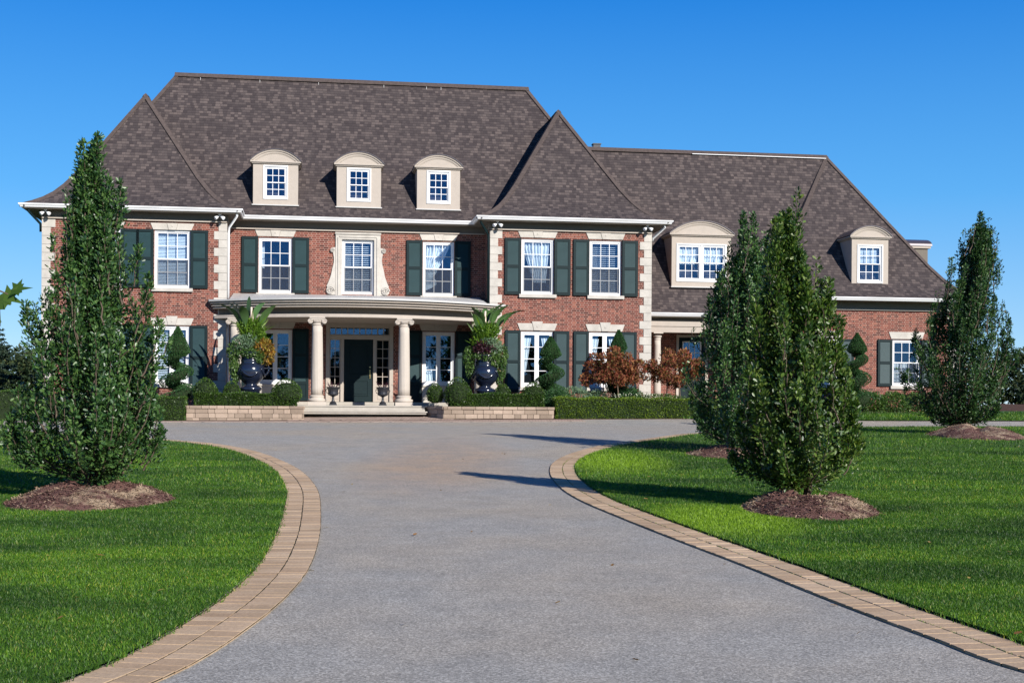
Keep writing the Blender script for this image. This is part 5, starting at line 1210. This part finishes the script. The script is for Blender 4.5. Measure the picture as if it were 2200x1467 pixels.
# big planted urns
SHAPES['dia2']=(np.array([(-.05,0,0),(.05,0,0),(.035,.5,.02),(0,1,0)],float),[(0,1,2,3)])
def big_urn(label,u,v,zb,flip,seed):
    ox,oy=W(u,v); root=empty('planter_urn',(ox,oy,zb),TH); tag(root,label,'urn','big black planted urns'); h=1.62; rg=random.Random(seed)
    mb=MB(); mb.box(-.33,.33,-.33,.33,-.45,.06)
    prof=[(.30,.06),(.31,.12),(.36,.16),(.37,.22),(.31,.27),(.22,.31),(.20,.36),(.27,.42),(.40,.55),(.455,.72),(.455,.86),(.42,.98),(.36,1.05),(.33,1.09),(.345,1.14),(.345,1.19),(.31,1.23),(.33,1.32),(.43,1.40),(.45,1.43),(.44,1.46),(.38,1.44)]
    mb.lathe(prof,(0,0,0),40); body=mb.build('urn_body',M['urn'],root,smooth=True)
    body.data.polygons.foreach_set('use_smooth',[len(p.vertices)==4 and i>5 for i,p in enumerate(body.data.polygons)])
    for s in (-1,1):
        m=MB(); pts=[(s*(.40+.0),0,.62),(s*.52,0,.70),(s*.60,0,.84),(s*.58,0,.98),(s*.50,0,1.05),(s*.43,0,1.02),(s*.42,0,.95)]; m.tube([tuple(p) for p in catmull(pts,4)],.032,8); m.build('handle',M['urn'],root,smooth=True)
    m=MB()      # garland swags
    for q in range(4):
        a0=q*math.pi/2+math.pi/4; 
        pts=[]
        for k in range(13):
            t=k/12; g=a0+(math.pi/2)*t; z=.90-.26*math.sin(math.pi*t); r=float(np.interp(z,[.55,.72,.86,.98],[.40,.455,.455,.42]))+.015; pts.append((r*math.cos(g),r*math.sin(g),z))
        m.tube(pts,[.018+.022*math.sin(math.pi*k/12)+.008*(k%2) for k in range(13)],7)
    m.build('garland',M['urn'],root,smooth=True)
    # planting
    rgn=np.random.default_rng(seed)
    def mass(name,ell,n,ls,mat,shape='dia',droop=0):
        P=[];N=[]; tot=sum(e[3]*e[5] for e in ell)
        for (x,y,z,a,b,c) in ell:
            k=int(n*a*c/tot); q=rgn.normal(size=(k,3)); q/=np.linalg.norm(q,axis=1,keepdims=True); r=.4+.6*rgn.random((k,1))**.6; P.append(np.array([x*flip,y,z])+q*r*np.array([a,b,c])); N.append(q)
        P=np.concatenate(P);N=np.concatenate(N); leaf_mesh(name,P,N*.7+rgn.normal(size=N.shape)*.6+np.array([0,0,.5-droop]),rgn.uniform(.6,1.3,len(P))*ls,shape,M[mat],parent=root,N=N,jit=.7,rng=rgn)
    mass('fern',[(.0,0,2.25,.46,.4,.34),(.1,0,1.95,.42,.35,.25),(-.2,0,2.35,.3,.3,.2)],2600,.085,'leaf_lime')
    mass('trailing_vine',[(.0,-.30,1.42,.46,.22,.16),(.3*flip,-.25,1.30,.2,.2,.22)],1100,.075,'leaf_mid',droop=1.0)
    mass('silver_foliage',[(-.28,-.2,1.75,.34,.3,.26),(-.05,-.2,1.85,.3,.3,.22)],1300,.075,'leaf_pale')
    mass('trailing_ivy',[(-.58,-.05,1.45,.22,.26,.40),(-.55,-.05,1.0,.17,.2,.45),(-.5,-.05,.65,.12,.12,.25)],2300,.075,'leaf_mid',droop=1.2)
    mass('coleus' if flip>0 else 'purple_foliage',[(.42,-.15,1.62,.34,.3,.28),(.55,-.1,1.35,.24,.22,.28)] if flip>0 else [(.05,-.2,1.68,.34,.3,.28)],1100,.11,'leaf_rust' if flip>0 else 'leaf_purple',droop=.6)
    if flip<0: mass('trailing_ivy',[(.58,-.05,1.35,.2,.22,.42),(.55,0,.95,.15,.18,.3)],1300,.075,'leaf_mid',droop=1.2)
    k=90; g=rgn.uniform(0,6.28,k); leaf_mesh('grass_fronds',np.stack([.15*np.cos(g),.15*np.sin(g),rgn.uniform(1.5,2.3,k)],1),np.stack([np.cos(g)*.7,np.sin(g)*.7,rgn.uniform(.3,1.6,k)],1),rgn.uniform(.45,.85,k),'dia2',M['leaf_lime'],parent=root,rng=rgn)
    # banana-like canna leaves
    cm=MB(); st=MB()
    for k in range(11):
        az=rg.uniform(0,2*math.pi); lean=rg.uniform(.3,.9); L=rg.uniform(.75,1.1); b0=Vector((rg.uniform(-.15,.15),rg.uniform(-.15,.1),1.5)); dirh=Vector((math.cos(az),math.sin(az)*.5,0))
        hz=rg.uniform(2.1,2.65); s0=b0; s1=Vector((b0.x+dirh.x*lean*.6,b0.y+dirh.y*lean*.6,hz)); st.tube([tuple(s0),tuple((s0+s1)/2+Vector((0,0,.05))),tuple(s1)],[.022,.018,.012],6)
        Lf=rg.uniform(.8,1.15); wd=rg.uniform(.12,.17); side=Vector((-dirh.y,dirh.x,0)).normalized()+Vector((1.2,0,0)); side=(side+Vector((rg.uniform(-.6,.6),rg.uniform(-.6,.6),0))).normalized()
        g0=len(cm.v); nn=8
        for j in range(nn+1):
            t=j/nn; c=s1+dirh*(Lf*t*(.25+.45*t)*(.5+lean))+Vector((0,0,Lf*(t*.95-.50*t*t*lean)))
            w_=wd*math.sin(math.pi*min(1,t*.93+.05))**.7; cm.v+=[tuple(c-side*w_+Vector((0,0,.04*w_/wd))),tuple(c),tuple(c+side*w_+Vector((0,0,.04*w_/wd)))]
        for j in range(nn):
            a=g0+j*3; cm.f+=[(a,a+1,a+4,a+3),(a+1,a+2,a+5,a+4)]; cm.uv+=[None,None]
    cl=cm.build('canna_leaves',M['canna'],root,smooth=True); st.build('canna_stems',M['canna'],root,smooth=True)
    wl=MB(); wl.tube([(-.02*flip,0,1.6),(0.02*flip,0,2.6),(.0,0,3.0)],[.05,.055,.03],8); wl.build('birch_pole',M['pole'],root,smooth=True)
M['canna']=plain('canna_leaf',(.045,.095,.025),.35,.3,3,.05,.5); M['pole']=plain('pale_pole',(.62,.50,.40),.7,.15,6,.2,.2)
big_urn('black glazed urn with rust foliage and banana leaves left of the entrance',-12.47,-2.75,1.95,1,61)
big_urn('black glazed urn with purple foliage and banana leaves right of the entrance',-4.37,-2.75,1.95,-1,62)
def small_urn(label,u,v,zb,seed):
    ox,oy=W(u,v); root=empty('iron_urn',(ox,oy,zb),TH); tag(root,label,'urn','small iron urns on the porch')
    mb=MB(); mb.box(-.13,.13,-.13,.13,0,.05); mb.lathe([(.11,.05),(.12,.09),(.06,.14),(.035,.22),(.045,.25),(.035,.28),(.06,.31),(.11,.33)],(0,0,0),24); mb.build('foot',M['iron'],root,smooth=False)
    b=MB(); b.lathe([(.10,.331),(.165,.36),(.175,.40),(.165,.44),(.175,.52),(.215,.60),(.245,.625),(.25,.645),(.21,.64)],(0,0,0),48,lambda g,z:1+(.045*math.cos(16*g) if .35<z<.6 else 0)); b.build('bowl',M['iron'],root,smooth=True)
    for s in (-1,1): MB().tube([(s*.16,0,.42),(s*.23,0,.44),(s*.25,0,.52),(s*.22,0,.58)],.014,6).build('handle',M['iron'],root,smooth=True)
    rgn=np.random.default_rng(seed); n=26; g=rgn.uniform(0,6.28,n); P=np.stack([.08*np.cos(g),.08*np.sin(g),np.full(n,.60)],1); leaf_mesh('agave',P,np.stack([np.cos(g)*.8,np.sin(g)*.8,rgn.uniform(.5,1.6,n)],1),rgn.uniform(.2,.36,n),'dia2',M['leaf_purple'],parent=root,rng=rgn)
small_urn('small iron urn with spiky plant left of the front door',-9.66,-2.1,1.602,71); small_urn('small iron urn with spiky plant right of the front door',-7.92,-2.1,1.602,72)

# ---------------------------------------------------------------- distance: conifers, woodland, maple branch
M['spruce']=leafmat('spruce_needles',[(.015,.032,.022),(.025,.048,.032),(.04,.065,.045)],.6,.1,.2,.8)
M['spruce_brown']=leafmat('browned_spruce_needles',[(.06,.045,.03),(.09,.075,.05),(.05,.06,.04)],.7,.1,.2,.8)
def spruce(label,x,y,h,r,mat,seed):
    rg=np.random.default_rng(seed); zb=zg(y); root=empty('spruce_tree',(x,y,zb)); tag(root,label,'tree','spruces at the far left')
    MB().tube([(0,0,-.1),(0,0,h*.5),(0,0,h*.96)],[.12*h/5,.07*h/5,.01],8).build('trunk',M['bark'],root,smooth=True)
    P=[];D=[]
    for k in range(int(h*26)):
        z=rg.uniform(.06,1)*h; R_=r*(1-z/h)**.85+.08; a=rg.uniform(0,6.28); L=R_*rg.uniform(.7,1.08); n=int(90*L/r)+12; s=rg.random(n)[:,None]**.7
        d=np.array([math.cos(a),math.sin(a),0]); p=d*s*L+np.array([0,0,1])*(z-.30*L*s+.18*L*s*s)+rg.normal(size=(n,3))*.07*(1.2-s)*np.array([1,1,.5])*h/5
        P.append(p);D.append(d*.8+rg.normal(size=(n,3))*.5)
    P=np.concatenate(P);D=np.concatenate(D); leaf_mesh('crown',P,D,rg.uniform(.12,.24,len(P))*h/6,'dia',mat,parent=root,rng=rg)
spruce('dark spruce at the far left edge, nearest the frame',-27.6,72,4.7,2.0,M['spruce'],81)
spruce('brownish spruce between the dark spruce and the left oak',-24.6,72,4.1,1.7,M['spruce_brown'],82)
spruce('pale spruce behind the brownish one',-22.4,80,4.1,1.6,M['spruce'],83)
M['wood']=leafmat('woodland_leaf',[(.012,.024,.012),(.022,.04,.018),(.04,.06,.02),(.07,.075,.03)],.7,.15,.2,.12)
def woodland():
    rg=np.random.default_rng(90); P=[];tk=MB()
    for k in range(230):
        x=rg.uniform(-190,230); y=rg.uniform(150,185)+abs(x-20)*.05; h=rg.uniform(7.5,10.5)*(1.0 if x>0 else .8); r=rg.uniform(2.2,3.6); zb=1.45
        tk.tube([(x,y,zb),(x,y,zb+h*.6)],[.16,.07],5,False)
        for j in range(9):
            cx,cy,cz=x+rg.normal()*r*.5,y+rg.normal()*r*.5,zb+h*rg.uniform(.08,.85); m=170; q=rg.normal(size=(m,3)); q/=np.linalg.norm(q,axis=1,keepdims=True); P.append(np.array([cx,cy,cz])+q*(r*.5)*rg.uniform(.6,1.05,(m,1))*np.array([1,1,.8]))
    P=np.concatenate(P); P=P[P[:,2]>1.5]; o=leaf_mesh('woodland',P,rg.normal(size=P.shape),rg.uniform(.3,.6,len(P)),'dia',M['wood'],rng=rg); tag(o,'dark woodland along the horizon behind the house','woodland',kind='stuff')
    t=tk.build('trunks',M['bark'],o); t['kind']='stuff'
woodland()
def rear_trees():      # the tree belt on the road side, seen only as reflections in the panes
    rg=np.random.default_rng(91); P=[];tk=MB()
    for k in range(60):
        x=rg.uniform(-120,110); y=rg.uniform(-95,-72); h=rg.uniform(8,12); r=rg.uniform(2.5,4)
        tk.tube([(x,y,0),(x,y,h*.6)],[.2,.08],5,False)
        for j in range(10):
            m=120; q=rg.normal(size=(m,3)); q/=np.linalg.norm(q,axis=1,keepdims=True); P.append(np.array([x+rg.normal()*r*.5,y+rg.normal()*r*.5,h*rg.uniform(.1,.85)])+q*(r*.55)*rg.uniform(.6,1.05,(m,1)))
    P=np.concatenate(P); P=P[P[:,2]>.1]; o=leaf_mesh('woodland',P,rg.normal(size=P.shape),rg.uniform(.5,.9,len(P)),'dia',M['wood'],rng=rg); tag(o,'tree belt across the road, mirrored in the ground floor panes','woodland',kind='stuff')
    t=tk.build('trunks',M['bark'],o); t['kind']='stuff'
rear_trees()
mb=MB()
for k in range(24):
    a=k/24; b=(k+1)/24; f=lambda s:(38+40*s,112+4*math.sin(s*5),1.45+1.0*math.sin(math.pi*s)**.5+.12*math.sin(s*31))
    p,q=f(a),f(b); mb.quad((p[0],p[1]-3,1.4),(q[0],q[1]-3,1.4),q,p); mb.quad(p,q,(q[0],q[1]+3,1.4),(p[0],p[1]+3,1.4))
tag(mb.build('hills',M['berm']if 'berm' in M else M['soil'],smooth=True),kind='structure')
# maple twig reaching in from a tree just outside the left edge
M['maple']=leafmat('maple_leaf',[(.05,.10,.015),(.08,.14,.02),(.04,.09,.015)],.4,.4,.4,3)
SHAPES['maple']=(np.array([(0,0,0),(.10,.05,.02),(.42,-.02,.06),(.30,.22,.04),(.55,.45,.1),(.30,.42,.03),(.28,.55,.04),(.12,.50,.02),(0,1,0),(-.12,.50,.02),(-.28,.55,.04),(-.30,.42,.03),(-.55,.45,.1),(-.30,.22,.04),(-.42,-.02,.06),(-.10,.05,.02)],float),[(0,1,2,3,4,5,6,7,8),(0,8,9,10,11,12,13,14,15)])
mt=empty('maple_tree',(-5.62,9.2,zg(9.2))); tag(mt,'maple with one leafy twig reaching in at the left edge','tree')
MB().tube([(0,0,-.1),(-.02,0,1.2),(.05,.02,2.6),(0,0,4.2)],[.13,.11,.08,.04],10).build('trunk',M['bark'],mt,smooth=True)
MB().tube([(.05,.02,2.5),(.8,0,2.55),(1.6,-.05,2.45),(2.22,-.1,2.22)],[.035,.022,.012,.005],7).build('branch',M['bark'],mt,smooth=True)
rgn=np.random.default_rng(5)
P=np.array([(2.18,-.1,2.22),(2.24,-.1,2.25),(2.12,-.12,2.20),(2.05,-.08,2.28),(1.95,-.1,2.25),(1.8,-.05,2.38),(1.6,0,2.42),(1.5,.05,2.48),(1.7,-.1,2.38)]); D=np.array([(.8,-.1,-.35),(1,0,.1),(.35,-.1,-1),(.6,-.3,.3),(-.2,-.2,-1),(.3,.3,.6),(0,.3,-.8),(.2,.2,1),(.2,-.5,-.8)])
leaf_mesh('leaves',P,D,np.array([.17,.15,.20,.14,.18,.17,.17,.16,.18]),'maple',M['maple'],parent=mt,N=np.tile([0.2,-1,.5],(len(P),1)),jit=.3,rng=rgn)
n=900; q=rgn.normal(size=(n,3)); q/=np.linalg.norm(q,axis=1,keepdims=True); P=np.array([-.3,0,4.3])+q*rgn.uniform(.6,1,(n,1))*np.array([1.5,1.5,1.4])
leaf_mesh('crown',P,rgn.normal(size=(n,3))+np.array([0,0,-.5]),rgn.uniform(.12,.18,n),'maple',M['maple'],parent=mt,rng=rgn)
